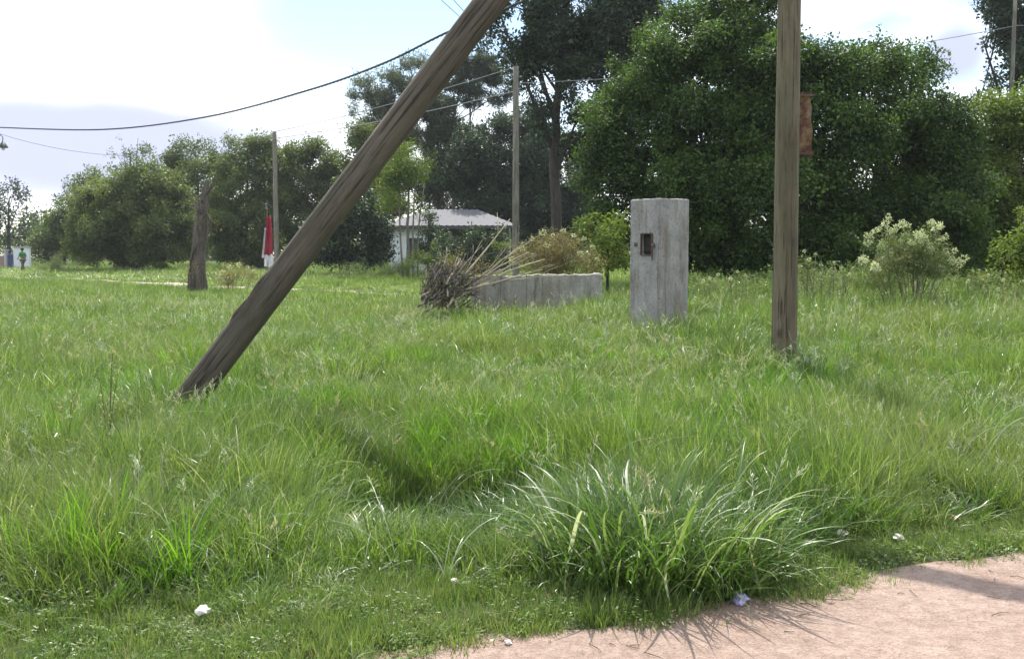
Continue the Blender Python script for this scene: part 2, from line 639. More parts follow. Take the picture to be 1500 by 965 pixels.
# ------------------------------------------------------------------ blades
def blades(r, n, spread, hmin, hmax, wid, lean, droop, seg=4, leanz=None):
    """n grass blades rooted in a disc; each a tapering bent strip folded along its length"""
    V, Fc = [], []
    rr = spread * np.sqrt(r.uniform(0, 1, n))
    ph = r.uniform(0, 2 * math.pi, n)
    for i in range(n):
        x0, y0 = rr[i] * math.cos(ph[i]), rr[i] * math.sin(ph[i])
        h = r.uniform(hmin, hmax)
        w = wid * r.uniform(0.6, 1.25)
        # lean mostly outward
        az = ph[i] + r.normal() * 0.9
        ln = lean * r.uniform(0.2, 1.3) * (0.4 + 0.8 * rr[i] / max(spread, 1e-3))
        dr = droop * r.uniform(0.2, 1.4)
        dx, dy = math.cos(az), math.sin(az)
        ta = az + math.pi / 2 + r.normal() * 0.7
        sx, sy = math.cos(ta), math.sin(ta)
        px, pz, ang = 0.0, 0.0, ln
        b = len(V)
        tw = r.normal() * 0.5
        for k in range(seg + 1):
            t = k / seg
            ww = w * (1 - t ** 1.6) * (0.75 + 0.5 * t if t < .5 else 1.0) + 0.0004
            c, s_ = math.cos(tw * t), math.sin(tw * t)
            ax, ay = sx * c - sy * s_, sx * s_ + sy * c
            cx, cy = x0 + dx * px, y0 + dy * px
            if k < seg:
                V.append((cx - ax * ww / 2, cy - ay * ww / 2, pz))
                V.append((cx + ax * ww / 2, cy + ay * ww / 2, pz))
            else:
                V.append((cx, cy, pz))
            px += math.sin(ang) * h / seg
            pz += math.cos(ang) * h / seg
            ang += dr / seg * (1 + t)
        for k in range(seg - 1):
            Fc.append((b + 2 * k, b + 2 * k + 1, b + 2 * k + 3, b + 2 * k + 2))
        Fc.append((b + 2 * (seg - 1), b + 2 * (seg - 1) + 1, b + 2 * seg))
    return V, Fc


def blade_mesh(name, mt, *a, **k):
    V, Fc = blades(*a, **k)
    me = bpy.data.meshes.new(name)
    me.from_pydata(V, [], Fc)
    me.materials.append(mt)
    me.polygons.foreach_set('use_smooth', np.ones(len(me.polygons), dtype=bool))
    return me


rb = np.random.default_rng(11)
P_fine = [proto('tuft', blade_mesh('tuft', GR['fine'], rb, 46, 0.10, 0.16, 0.36, 0.0052, 0.35, 1.1)) for _ in range(7)]
P_mid = [proto('tuft', blade_mesh('tuft', GR['fine'], rb, 60, 0.20, 0.16, 0.40, 0.0095, 0.4, 1.1, seg=3)) for _ in range(5)]
P_far = [proto('tuft', blade_mesh('tuft', GR['fine'], rb, 70, 0.50, 0.14, 0.36, 0.020, 0.4, 0.9, seg=2)) for _ in range(4)]
P_bright = [proto('tuft', blade_mesh('tuft', GR['bright'], rb, 40, 0.07, 0.28, 0.52, 0.0085, 0.28, 0.7, seg=5)) for _ in range(4)]
P_broad = [proto('tuft', blade_mesh('tuft', GR['broad'], rb, 26, 0.08, 0.22, 0.50, 0.011, 0.45, 1.3, seg=5)) for _ in range(5)]
P_turf = [proto('tuft', blade_mesh('tuft', GR['turf'], rb, 70, 0.075, 0.02, 0.06, 0.0045, 0.7, 1.0, seg=2)) for _ in range(5)]


def seed_stem(r, mt, hh=0.6, heads=True):
    mb = MB()
    for s in range(3):
        az = r.uniform(0, 6.28)
        ln = r.uniform(0.05, 0.5)
        h = hh * r.uniform(0.7, 1.1)
        p1 = Vector((0, 0, h * 0.6))
        p2 = Vector((math.cos(az) * h * ln, math.sin(az) * h * ln, h * (1 - 0.3 * ln)))
        pts = bez((r.normal() * .03, r.normal() * .03, 0), p1, p2, 7)
        mb.tube(pts, [0.0016] * 6 + [0.0008], 3, cap=False)
        if heads:
            d = (pts[-1] - pts[-2]).normalized()
            for k in range(16):
                t = k / 16
                q = pts[-1] - d * (0.12 * t)
                o = Vector(r.normal(size=3)) * 0.012 * (0.4 + t)
                o.z = abs(o.z) + 0.012
                e = q + o
                sd = d.cross(o).normalized() * 0.0022
                mb.add([q, e - sd, e + o.normalized() * 0.009, e + sd], [(0, 1, 2, 3)])
    me = bpy.data.meshes.new('seed_stem')
    me.from_pydata(mb.V, [], mb.F)
    me.materials.append(mt)
    return me


def leafy_weed(r, mt):
    V, Fc = [], []
    for i in range(60):
        a, q, h = r.uniform(0, 6.283), .13 * math.sqrt(r.uniform(0, 1)), r.uniform(.05, .36)
        c = np.array([q * math.cos(a), q * math.sin(a), h * (1 - q * 2)])
        d = np.array([math.cos(a), math.sin(a), r.uniform(-.3, .8)]) + r.normal(size=3) * .4
        leaf_quad(V, Fc, c, d, np.array([0, 0, 1.]) + r.normal(size=3) * .5, r.uniform(.025, .05), r.uniform(.010, .022))
    me = bpy.data.meshes.new('leafy_weed')
    me.from_pydata(V, [], Fc)
    me.materials.append(mt)
    return me


def leaf_quad(V, Fc, c, d, nrm, ln, w):
    d = d / (np.linalg.norm(d) + 1e-9)
    s = np.cross(d, nrm); s = s / (np.linalg.norm(s) + 1e-9)
    n2 = np.cross(s, d)
    b = len(V)
    V += [tuple(c), tuple(c + d * ln * .5 + s * w * .5 + n2 * w * .15), tuple(c + d * ln - n2 * ln * .08), tuple(c + d * ln * .5 - s * w * .5 + n2 * w * .15)]
    Fc.append((b, b + 1, b + 2, b + 3))


P_leafy = [proto('leafy_weed', leafy_weed(rb, GR['broad'] if i % 2 else GR['turf'])) for i in range(5)]
def rough_weed(r, mt):
    mb = MB()
    q = []
    for s_ in range(7):
        az, h = r.uniform(0, 6.28), r.uniform(.55, 1.0)
        e_ = Vector((math.cos(az) * .22 * h, math.sin(az) * .22 * h, h))
        pts = bez((r.normal() * .05, r.normal() * .05, 0), (0, 0, h * .6), e_, 6)
        mb.tube(pts, [.003, .003, .0025, .002, .0015, .001], 3, cap=False)
        q += [pts[i].lerp(pts[i + 1], t) for i in range(1, 5) for t in (0, .25, .5, .75)]
    V, Fc = list(mb.V), list(mb.F)
    for p in q:
        for k in range(3):
            leaf_quad(V, Fc, np.array(p), r.normal(size=3) + np.array([0, 0, .3]), np.array([0, 0, 1.]) + r.normal(size=3) * .6, r.uniform(.03, .07), r.uniform(.010, .018))
    me = bpy.data.meshes.new('rough_weed')
    me.from_pydata([tuple(v) for v in V], [], Fc)
    me.materials.append(mt)
    return me


P_rough = [proto('rough_weed', rough_weed(rb, GR[('fine', 'broad', 'turf', 'dry')[i % 4] if i < 7 else 'fine'])) for i in range(7)]
P_mat = [proto('tuft', blade_mesh('tuft', GR['fine'] if i % 2 else GR['broad'], rb, 70, 0.12, 0.3, 0.62, 0.0085, 0.5, 2.0, seg=6)) for i in range(5)]
P_seed = [proto('seed_stem', seed_stem(rb, GR['dry'] if i % 2 else GR['silver'])) for i in range(6)]


def dry_bent(r):
    return blade_mesh('dry_blade', GR['silver'], r, 5, 0.05, 0.25, 0.5, 0.008, 0.6, 2.2, seg=7)


P_dry = [proto('dry_blade', dry_bent(rb)) for _ in range(6)]


# ------------------------------------------------------------------ ground, road, track
def grid_sheet(xs, ys, zf):
    X, Y = np.meshgrid(xs, ys)
    Z = zf(X, Y)
    V = np.stack([X.ravel(), Y.ravel(), Z.ravel()], 1)
    nx, ny = len(xs), len(ys)
    i = np.arange(nx - 1)[None, :] + nx * np.arange(ny - 1)[:, None]
    Fc = np.stack([i, i + 1, i + 1 + nx, i + nx], -1).reshape(-1, 4)
    return V, Fc


def nonuni(lo, hi, d0, grow):
    """coordinates fine near zero, growing outward"""
    a, d = [0.0], d0
    while a[-1] < hi:
        if a[-1] > 6: d *= grow
        a.append(a[-1] + d)
    b, d = [0.0], d0
    while b[-1] > lo:
        if b[-1] < -6: d *= grow
        b.append(b[-1] - d)
    return np.array(sorted(set(a + b)))


V, Fc = grid_sheet(nonuni(-250, 250, 0.10, 1.08), nonuni(-200, 250, 0.10, 1.06), ground_z)
g = link('ground', mesh_np('ground', V, Fc), M['ground'], smooth=True)
tag(g, kind='structure')


def road_z(x, y):
    return 0.0 - 0.006 + 0.006 * noise2(x, y, 0.5, 8) + 0.012 * noise2(x, y, 2.0, 9)


def build_road():
    us = np.concatenate([np.arange(-90, -6, 1.5), np.arange(-6, 8, 0.06), np.arange(8, 90, 1.5)])
    vs = np.concatenate([np.arange(-6.6, -1.4, 0.3), np.arange(-1.4, 0.4, 0.06)])
    U, Vv = np.meshgrid(us, vs)
    c, s = 1 / RN, RB / RN
    X = U * c - Vv * s
    Y = RA + U * s + Vv * c
    # edge sinks below the verge
    Z = road_z(X, Y) - 0.08 * sstep(0.15, 0.35, Vv) - 0.08 * sstep(6.3, 6.6, -Vv)
    P = np.stack([X.ravel(), Y.ravel(), Z.ravel()], 1)
    nx, ny = len(us), len(vs)
    i = np.arange(nx - 1)[None, :] + nx * np.arange(ny - 1)[:, None]
    Fq = np.stack([i, i + 1, i + 1 + nx, i + nx], -1).reshape(-1, 4)
    o = link('dirt_road', mesh_np('dirt_road', P, Fq), M['road'], smooth=True)
    tag(o, kind='structure')


build_road()


def build_track():
    dx, dy = 27.4 / 37.57, -25.7 / 37.57
    us = np.arange(-60, 36.5, 0.6)
    vs = np.linspace(-1.9, 1.9, 9)
    U, Vv = np.meshgrid(us, vs)
    X = -31 + U * dx - Vv * dy
    Y = 60.7 + U * dy + Vv * dx
    Z = ground_z(X, Y) + 0.05 - 0.12 * sstep(1.3, 1.9, np.abs(Vv) + 0.3 * noise2(X, Y, 1.5, 12))
    P = np.stack([X.ravel(), Y.ravel(), Z.ravel()], 1)
    nx, ny = len(us), len(vs)
    i = np.arange(nx - 1)[None, :] + nx * np.arange(ny - 1)[:, None]
    Fq = np.stack([i, i + 1, i + 1 + nx, i + nx], -1).reshape(-1, 4)
    o = link('dirt_track', mesh_np('dirt_track', P, Fq), M['track'], smooth=True)
    tag(o, kind='structure')


build_track()


# ------------------------------------------------------------------ grass
def grass_h(x, y):
    """height factor of the sward, 0 on bare dirt, 1 = about 0.35 m"""
    s = road_s(x, y)
    wturf = 0.16 + 0.20 * np.clip(1.4 - x, 0, 4) + 0.06 * noise2(x, y, 0.7, 20)
    h = sstep(wturf * 0.5, wturf + 1.1, s)
    h = h * (0.95 + 0.36 * noise2(x, y, 0.7, 21) + 0.14 * noise2(x, y, 2.5, 22)) * (1 + .25 * (1 - sstep(6.5, 9.5, y)))
    h = h * (1 - 0.62 * sstep(-1.5, -.8, x) * (1 - sstep(.15, .6, x)) * sstep(4.7, 5.2, y) * (1 - sstep(6.5, 6.9, y)))
    h = h * (1 + 0.35 * np.exp(-((x + 0.3) / 1.4) ** 2 - ((y - 7.2) / 0.5) ** 2) + .3 * np.exp(-((x - 1.3) / 1.0) ** 2 - ((y - 5.6) / 0.6) ** 2))
    h = h * (1 - 0.45 * np.exp(-((x + 2.55) / .4) ** 2 - ((y - 7.9) / 0.5) ** 2))
    h = h * (1 - 0.25 * sstep(12, 22, y) * sstep(1, -3, x))
    h = h * (1 + 0.75 * sstep(12, 18, y) * sstep(2, 5, x) * (1 - sstep(25, 31, y)))
    return np.clip(h, 0, 1.6)


def fill_band(y0, y1, dens, margin=1.25):
    hw = lambda y: (y * 750 / F) * margin + 0.8
    A = (hw(y0) + hw(y1)) * (y1 - y0)
    n = int(A * dens)
    y = np.sqrt(rng.uniform((y0) ** 2, y1 ** 2, n))
    x = rng.uniform(-1, 1, n) * hw(y)
    return x, y


KEEP_OUT = []      # (x, y, r) where solid things stand


def keep(x, y):
    k = np.ones(len(x), bool)
    for a, b_, r in KEEP_OUT:
        k &= (x - a) ** 2 + (y - b_) ** 2 > r * r
    return k


KEEP_OUT += [(3.08, 11.35, 0.16)]


def lean_rot(x, y, n, amt=0.18):
    rx = rng.normal(0, 0.10, n) + amt * 0.5 * noise2(x, y, 1.1, 30)
    ry = rng.normal(0, 0.10, n) + amt * noise2(x, y, 1.1, 31)
    return np.stack([rx, ry, rng.uniform(0, 6.283, n)], 1)


def lay(name, key, protos, x, y, sz, hz, label, amt=0.18, sink=0.01):
    k = keep(x, y)
    x, y, sz, hz = x[k], y[k], sz[k], hz[k]
    n = len(x)
    P = np.stack([x, y, ground_z(x, y) - sink], 1)
    S = np.stack([sz, sz, hz], 1)
    o = scatter(name, P, lean_rot(x, y, n, amt), S, key, protos)
    tag(o, label, 'grass', kind='stuff')
    return o


def grass():
    # near
    x, y = fill_band(2.9, 9.0, 230)
    h = grass_h(x, y)
    k = (h > 0.06) & (rng.uniform(0, 1, len(x)) < (0.30 + .6 * h) * np.clip(.62 + 1.0 * noise2(x, y, .22, 62) + .4 * noise2(x, y, .6, 63), .12, 1))
    x, y, h = x[k], y[k], h[k]
    lay('meadow_grass', 'fine', P_fine, x, y, np.clip(0.55 + h * .5, 0.5, 1.2) * rng.uniform(.8, 1.2, len(x)), h * rng.uniform(.6, 1.3, len(x)) + 0.06,
        'fine green meadow grass near the dirt road')
    x, y = fill_band(8.7, 20, 75)
    k = rng.uniform(0, 1, len(x)) < np.clip(.65 + 1.0 * noise2(x, y, .4, 64), .15, 1)
    x, y = x[k], y[k]
    h = grass_h(x, y) * .9 * (1 + .3 * noise2(x, y, .5, 65))
    lay('meadow_grass', 'mid', P_mid, x, y, rng.uniform(.8, 1.2, len(x)), h * rng.uniform(.6, 1.25, len(x)) + 0.05,
        'green meadow grass around the poles and the concrete pillar')
    x, y = fill_band(19, 48, 14)
    h = grass_h(x, y)
    t = np.abs(track_s(x, y))
    k = ~((t < 1.5 + rng.uniform(-.3, .5, len(x))) & (x < -1.5))
    x, y, h, t = x[k], y[k], h[k], t[k]
    h = h * (0.35 + 0.65 * sstep(1.5, 4.0, t + 100 * (x > 0)))
    lay('meadow_grass', 'far', P_far, x, y, rng.uniform(.8, 1.2, len(x)), h * rng.uniform(.6, 1.3, len(x)) + 0.05,
        'pale green meadow grass towards the far track')
    x, y = fill_band(47, 115, 2.6)
    t = np.abs(track_s(x, y))
    k = t > 1.8 + rng.uniform(-.3, .5, len(x))
    x, y, t = x[k], y[k], t[k]
    h = 0.5 + 0.9 * sstep(2, 9, t) * rng.uniform(0.4, 1, len(x))
    lay('meadow_grass', 'far', P_far, x, y, rng.uniform(1.5, 2.2, len(x)), h, 'grass beyond the far track below the trees')
    # turf along the road verge
    x, y = fill_band(2.4, 8.0, 420, 1.3)
    s = road_s(x, y)
    h = grass_h(x, y)
    edge = sstep(-0.02, 0.22, s + 0.09 * noise2(x, y, 0.35, 40))
    k = (h < 0.6) & (rng.uniform(0, 1, len(x)) < edge * 0.95 + 0.05 * (s > -0.45) * (noise2(x, y, .3, 44) > .35) + .01 * (s > -.8))
    x, y, h = x[k], y[k], h[k]
    lay('short_turf', 'turf', P_turf, x, y, rng.uniform(.7, 1.4, len(x)), rng.uniform(.5, 2.2, len(x)), 'short mat of green turf along the dirt road verge', 0.1)
    # beyond the other side of the road, behind the camera: plain grass so the place goes on
    n = 5000
    x = rng.uniform(-14, 14, n)
    y = rng.uniform(-12, 6, n)
    k = road_s(x, y) < -6.8
    x, y = x[k], y[k]
    lay('meadow_grass', 'mid', P_mid, x, y, rng.uniform(.8, 1.2, len(x)), rng.uniform(.4, .9, len(x)), 'grass on the other side of the dirt road')
    # low leafy weeds and clover among the blades
    x, y = fill_band(3.2, 26, 13)
    h = grass_h(x, y)
    k = (noise2(x, y, 0.9, 60) > 0.0) & (road_s(x, y) > .08)
    x, y, h = x[k], y[k], h[k]
    lay('low_weeds', 'leafy', P_leafy, x, y, rng.uniform(.35, .9, len(x)), .2 + h * rng.uniform(.4, 1.0, len(x)), 'low leafy weeds and clover among the meadow grass', 0.2)
    # matted dull clumps leaning over
    x, y = fill_band(4.5, 22, 5)
    h = grass_h(x, y)
    k = (noise2(x, y, 1.7, 61) > 0.05) & (h > .45)
    x, y, h = x[k], y[k], h[k]
    lay('matted_grass', 'matted', P_mat, x, y, rng.uniform(.7, 1.3, len(x)), h * rng.uniform(.6, 1.1, len(x)), 'matted arching tufts standing in the meadow', 0.5)
    # tall rough weeds before the trees on the right
    n = 2600
    x = rng.uniform(2.9, 17, n); y = rng.uniform(16.5, 25, n)
    k = (rng.uniform(0, 1, n) < .35 + .9 * noise2(x, y, 2.0, 70)) & (y > 15.5 + 0 * x) & (np.abs(x) < y * .62)
    x, y = x[k], y[k]
    hh = (.42 + .32 * sstep(16, 21, y)) * (1 + .35 * noise2(x, y, 1.6, 71))
    lay('rough_weeds', 'rough', P_rough, x, y, rng.uniform(.8, 1.4, len(x)), hh, 'tall rough weeds in front of the trees on the right', 0.25)
    # clover and creeping weeds in the verge turf
    x, y = fill_band(2.5, 7.5, 95)
    q = road_s(x, y)
    k = (q > .03) & (grass_h(x, y) < .65) & (noise2(x, y, .35, 66) > -.3)
    x, y = x[k], y[k]
    lay('creeping_weeds', 'leafy', P_leafy, x, y, rng.uniform(.35, .8, len(x)), rng.uniform(.08, .24, len(x)), 'creeping small leaved weeds in the verge turf', 0.2)
    # dark tussock round the upright pole's foot
    n = 46
    x = rng.normal(3.35, .42, n); y = rng.normal(10.9, .4, n)
    lay('dark_tussock', 'g_broad', P_broad, x, y, rng.uniform(1.0, 1.6, n), rng.uniform(.7, 1.1, n), 'dark green tussock round the foot of the upright pole')
    # long pale stems arching over the near meadow
    mb = MB()
    r = random.Random(41)
    for k in range(46):
        px, d = r.choice([430, 470, 260, 820, 860, 1200, 1380, 1420, 180, 620]) + r.uniform(-60, 60), r.uniform(5.6, 8.2)
        x0 = (px - 750) / F * d
        l, az, ln = r.uniform(.45, .85), r.gauss(.2, .7), r.uniform(.4, 1.0)
        z0 = gz(x0, d)
        p2 = Vector((x0 + math.cos(az) * l * ln, d + math.sin(az) * l * ln * .5, z0 + l * (1 - .45 * ln)))
        mb.tube(bez((x0, d, z0), (x0 + math.cos(az) * l * ln * .25, d, z0 + l * .75), p2, 9), [.0026 - .0002 * i for i in range(9)], 4)
    o = mb.build('long_stems', GR['silver'])
    tag(o, 'long pale arching stems over the near meadow', 'grass', kind='stuff')
    # straws in the mown verge
    x, y = fill_band(2.6, 7.5, 22)
    q = road_s(x, y)
    k = (q > -.08) & (q < 1.6) & (rng.uniform(0, 1, len(x)) < .7)
    x, y = x[k], y[k]
    lay('straws_and_stem_shadows', 'dry', P_dry, x, y, rng.uniform(.15, .45, len(x)), rng.uniform(.12, .3, len(x)), 'short dry straws in the verge turf', 0.8)
    # bright upright clumps
    def clump_pts(cl):
        X, Y, Sz, Hz = [], [], [], []
        for (px, py, d, r, n, h) in cl:
            cx = (px - 750) / F * d
            a = rng.uniform(0, 6.283, n)
            q = r * np.sqrt(rng.uniform(0, 1, n))
            X.append(cx + q * np.cos(a)); Y.append(d + q * np.sin(a))
            Sz.append(rng.uniform(.8, 1.3, n)); Hz.append(rng.uniform(.7, 1.15, n) * h)
        return [np.concatenate(q) for q in (X, Y, Sz, Hz)]
    X, Y, S1, H1 = clump_pts([(700, 0, 7.4, .55, 26, .95), (760, 0, 7.0, .35, 12, .95), (330, 0, 8.0, .35, 16, .9), (360, 0, 7.9, .3, 10, .95), (290, 0, 8.0, .25, 9, .8),
                              (230, 0, 6.4, .4, 14, .8), (300, 0, 5.9, .4, 12, .85), (170, 0, 5.6, .35, 8, .7), (1010, 0, 8.2, .6, 10, .8), (1150, 0, 10.4, .7, 16, .85),
                              (1330, 0, 7.8, .6, 9, .8), (60, 0, 5.0, .4, 7, .6), (420, 0, 6.9, .4, 9, .7), (890, 0, 6.1, .3, 7, .9), (1420, 0, 6.6, .5, 9, .7)])
    lay('bright_grass', 'g_bright', P_bright, X, Y, S1, H1, 'bright yellow green upright blades standing in the meadow', 0.1)
    x, y = fill_band(3.8, 12, 11)
    h = grass_h(x, y)
    k = (h > .45) & (noise2(x, y, 0.9, 49) > 0.25)
    x, y, h = x[k], y[k], h[k]
    lay('bright_grass', 'g_bright', P_bright, x, y, rng.uniform(.7, 1.2, len(x)), h * rng.uniform(.6, 1.0, len(x)), 'scattered bright upright blades through the near meadow', 0.15)
    # broad dark blades scattered
    x, y = fill_band(3.6, 12, 16)
    h = grass_h(x, y)
    k = (h > .45) & (noise2(x, y, 1.3, 50) > 0.0)
    x, y, h = x[k], y[k], h[k]
    lay('broad_grass', 'g_broad', P_broad, x, y, rng.uniform(.6, 1.1, len(x)), h * rng.uniform(.6, 1.0, len(x)), 'broader darker blades mixed through the near meadow')
    n = 260
    x = rng.normal(.75, .75, n); y = rng.normal(5.3, .55, n)
    k = (road_s(x, y) > .45) & (y > 4.7)
    x, y = x[k], y[k]
    lay('broad_grass', 'g_broad', P_broad, x, y, rng.uniform(.8, 1.3, len(x)), rng.uniform(.7, 1.1, len(x)), 'broad dull green blades behind the large grass clump')
    # seed stems and bent dry blades
    x, y = fill_band(4.2, 24, 6.0)
    h = grass_h(x, y)
    k = (h > .5) & (noise2(x, y, 2.2, 51) > -0.35)
    x, y, h = x[k], y[k], h[k]
    lay('seed_stems', 'seed', P_seed, x, y, rng.uniform(.8, 1.2, len(x)), rng.uniform(.6, 1.05, len(x)), 'pale seed heads on thin stems above the meadow', 0.3)
    x, y = fill_band(3.9, 20, 6.0)
    h = grass_h(x, y)
    k = (h > .4) & (noise2(x, y, 1.2, 52) > 0.0)
    x, y, h = x[k], y[k], h[k]
    lay('dry_blades', 'dry', P_dry, x, y, rng.uniform(.7, 1.1, len(x)), rng.uniform(.6, 1.1, len(x)), 'bleached bent blades glinting in the meadow', 0.5)


# ------------------------------------------------------------------ poles
def pole_obj(p0, p1, r0, r1, name, mt, parent, n=22, segs=40, seed=0, curve=0.0):
    """a round weathered pole, built along its own axis so that the grain follows it"""
    r = np.random.default_rng(seed)
    mb = MB()
    p0, p1 = Vector(p0), Vector(p1)
    L0 = (p1 - p0).length
    prof = 1 + 0.035 * np.array([math.sin(3 * k * 6.283 / n + 1.1) for k in range(n)]) + r.normal(0, 0.018, n)
    prof[r.integers(0, n, 4)] -= 0.07
    for i in range(segs + 1):
        t = i / segs
        rad = r0 + (r1 - r0) * t
        cx = curve * math.sin(math.pi * t) * L0
        w = 0.012 * math.sin(t * 21 + seed)
        for k in range(n):
            th = 6.283185 * k / n
            q = rad * (prof[k] + w * math.sin(2 * th + t * 9) + r.normal(0, 0.006))
            mb.V.append((cx + math.cos(th) * q, math.sin(th) * q, L0 * t))
    for i in range(segs):
        for k in range(n):
            k2 = (k + 1) % n
            mb.F.append((i * n + k, i * n + k2, (i + 1) * n + k2, (i + 1) * n + k))
    mb.F.append(tuple(range(segs * n, segs * n + n)))
    o = mb.build(name, mt, parent, True)
    o.rotation_euler = (p1 - p0).to_track_quat('Z', 'Y').to_euler()
    return o


def local(mb, o):
    mb.V = [tuple(Vector(v) - Vector(o)) for v in mb.V]
    return mb


def poles():
    # upright pole on the right
    b = Vector((3.085, 11.4, gz(3.08, 11.4) - 0.3))
    top = atv(1157, 0, 11.4)
    d = (top - Vector((*at(1149, 525, 11.4)[:1], 11.4, at(1149, 525, 11.4)[1]))).normalized()
    q = Vector((at(1149, 525, 11.4)[0], 11.4, at(1149, 525, 11.4)[1]))
    p0 = q - d * ((q.z + 0.3) / d.z)
    p1 = q + d * ((9.0 - q.z) / d.z)
    e = empty('utility_pole', p0, 'tall upright weathered wooden pole right of the concrete pillar with a rusty plate', 'pole')
    pole_obj(p0, p1, 0.148, 0.105, 'shaft', M['pole'], e, seed=3)
    mb = MB()
    pt = p1 - d * 0.5
    mb.box(pt + Vector((0, -0.14, 0)) - p0, (1.5, 0.09, 0.11))
    mb.build('crossarm', M['pole'], e)
    for s in (-0.65, -0.3, 0.3, 0.65):
        ins = MB()
        c = pt + Vector((s, -0.14, 0.06)) - p0
        ins.tube([c, c + Vector((0, 0, .05)), c + Vector((0, 0, .07)), c + Vector((0, 0, .12)), c + Vector((0, 0, .14))], [.015, .015, .04, .035, .015], 8)
        ins.build('insulator', M['paper'], e)
    P1TOP = p1
    # rusty sign plate on its right-hand side
    x0, z0 = at(1192, 136, 11.5)
    z1 = at(1192, 230, 11.5)[1]
    cx = at(1171, 180, 11.5)[0]
    s = empty('rusty_sign', (cx, 11.56, z1), 'narrow rusty metal plate fixed behind the upright pole, orange and yellow paint flaking', 'sign')
    mb = MB()
    nx, nz = 8, 14
    Wd, Hh = (x0 - cx) + 0.16, z0 - z1
    for j in range(nz + 1):
        for i in range(nx + 1):
            u, v = i / nx, j / nz
            xx = -0.16 + u * Wd
            yy = -0.02 * math.sin(v * 5) * u + 0.03 * u
            ee = 0.008 * math.sin(v * 17 + 1) * (u > .8)
            sk = -0.015 * (1 - v) * u * -1.5
            mb.V.append((xx + ee + sk, yy, v * Hh + 0.02 * u * (1 if v > .9 else 0)))
    for j in range(nz):
        for i in range(nx):
            a_ = j * (nx + 1) + i
            mb.F.append((a_, a_ + 1, a_ + nx + 2, a_ + nx + 1))
    m, t, bs = mat('rusty_sign_paint')
    f = tex_noise(t, 4.2, 7, 0.7)
    f2 = tex_noise(t, 11, 5, 0.6, (1, 1, .6))
    c = ramp(t, f, [(0.34, (0.035, 0.018, 0.016)), (0.45, (0.09, 0.034, 0.022)), (0.53, (0.20, 0.13, 0.05)), (0.58, (0.24, 0.18, 0.13)), (0.66, (0.07, 0.03, 0.022))])
    c = mixc(t, 0.5, c, ramp(t, f2, [(0.4, (0.4, 0.28, 0.25)), (0.6, (1.1, 1.1, 1.1))]), 'MULTIPLY')
    L(t, c, bs.inputs['Base Color'])
    bs.inputs['Roughness'].default_value = 0.8
    o = mb.build('plate', m, s)
    sd = o.modifiers.new('thick', 'SOLIDIFY'); sd.thickness = 0.006
    for zz in (Hh * .97, Hh * .06):
        st = MB()
        st.box((0.02, -0.005, zz), (Wd + .02, 0.02, 0.022))
        st.build('batten', M['iron'], s)

    # leaning pole
    D0, D1 = 8.45, 8.05
    a0 = atv(299, 556, D0)
    a1 = atv(719, 0, D1)
    d = (a1 - a0).normalized()
    p0 = a0 - d * ((a0.z + 0.35) / d.z)
    p1 = a0 + d * ((6.9 - a0.z) / d.z)
    e = empty('leaning_pole', p0, 'thick brown wooden pole leaning steeply to the right out of the grass', 'pole')
    pole_obj(p0, p1, 0.127, 0.113, 'shaft', M['pole2'], e, n=20, seed=9, curve=0.003)
    # split bark ridge on its upper edge, and dry vine stalks
    mb = MB()
    up = Vector((0, -0.3, 1)); up = (up - d * up.dot(d)).normalized()
    pts = [a0 - p0 + d * (0.55 + 0.1 * k) + up * (0.116 + 0.012 * math.sin(k * 1.7) - 0.002 * k) for k in range(9)]
    mb.tube(pts, [0.006, .016, .022, .024, .022, .02, .017, .012, .004], 6, jitter=.2)
    mb.build('bark_ridge', M['pole2'], e)
    return P1TOP, p1


def far_pole(px, py_top, py_base_seen, Y, r, label, H_above=None):
    x, z = at(px, py_top, Y)
    g0 = gz(x, Y)
    e = empty('utility_pole', (x, Y, g0), label, 'pole', 'wooden poles carrying the wires')
    o = pole_obj((0, 0, -0.3), (0.0, 0, z - g0), r, r * 0.72, 'shaft', M['polefar'], e, n=12, segs=14, seed=abs(int(px)))
    o.location = (0, 0, -0.3)
    return Vector((x, Y, z)), e


def wire(pts, r, name, mt, label, strands=1):
    mb = MB()
    if strands == 1:
        mb.tube(pts, r, 5)
    else:
        # resample finely and twist
        P = [Vector(p) for p in pts]
        acc, Q = 0.0, []
        for a, b in zip(P[:-1], P[1:]):
            ln = (b - a).length
            k = max(2, int(ln / 0.11))
            for i in range(k):
                Q.append((a.lerp(b, i / k), acc + ln * i / k))
            acc += ln
        Q.append((P[-1], acc))
        for s in range(strands):
            S = []
            for i, (q, l) in enumerate(Q):
                dd = (Q[min(i + 1, len(Q) - 1)][0] - Q[max(i - 1, 0)][0]).normalized()
                sd = dd.cross(Vector((0, 0, 1))).normalized()
                u2 = sd.cross(dd)
                th = l / 0.75 * 6.283 + s * 6.283 / strands
                S.append(q + (sd * math.cos(th) + u2 * math.sin(th)) * r * 1.1)
            mb.tube(S, r, 4)
    o0 = Vector(mb.V[0])
    local(mb, o0)
    o = mb.build(name, mt)
    o.location = o0
    return tag(o, label, 'cable')


def sag(a, b, s, n=40):
    a, b = Vector(a), Vector(b)
    return [a.lerp(b, t) - Vector((0, 0, s * 4 * t * (1 - t))) for t in np.linspace(0, 1, n)]


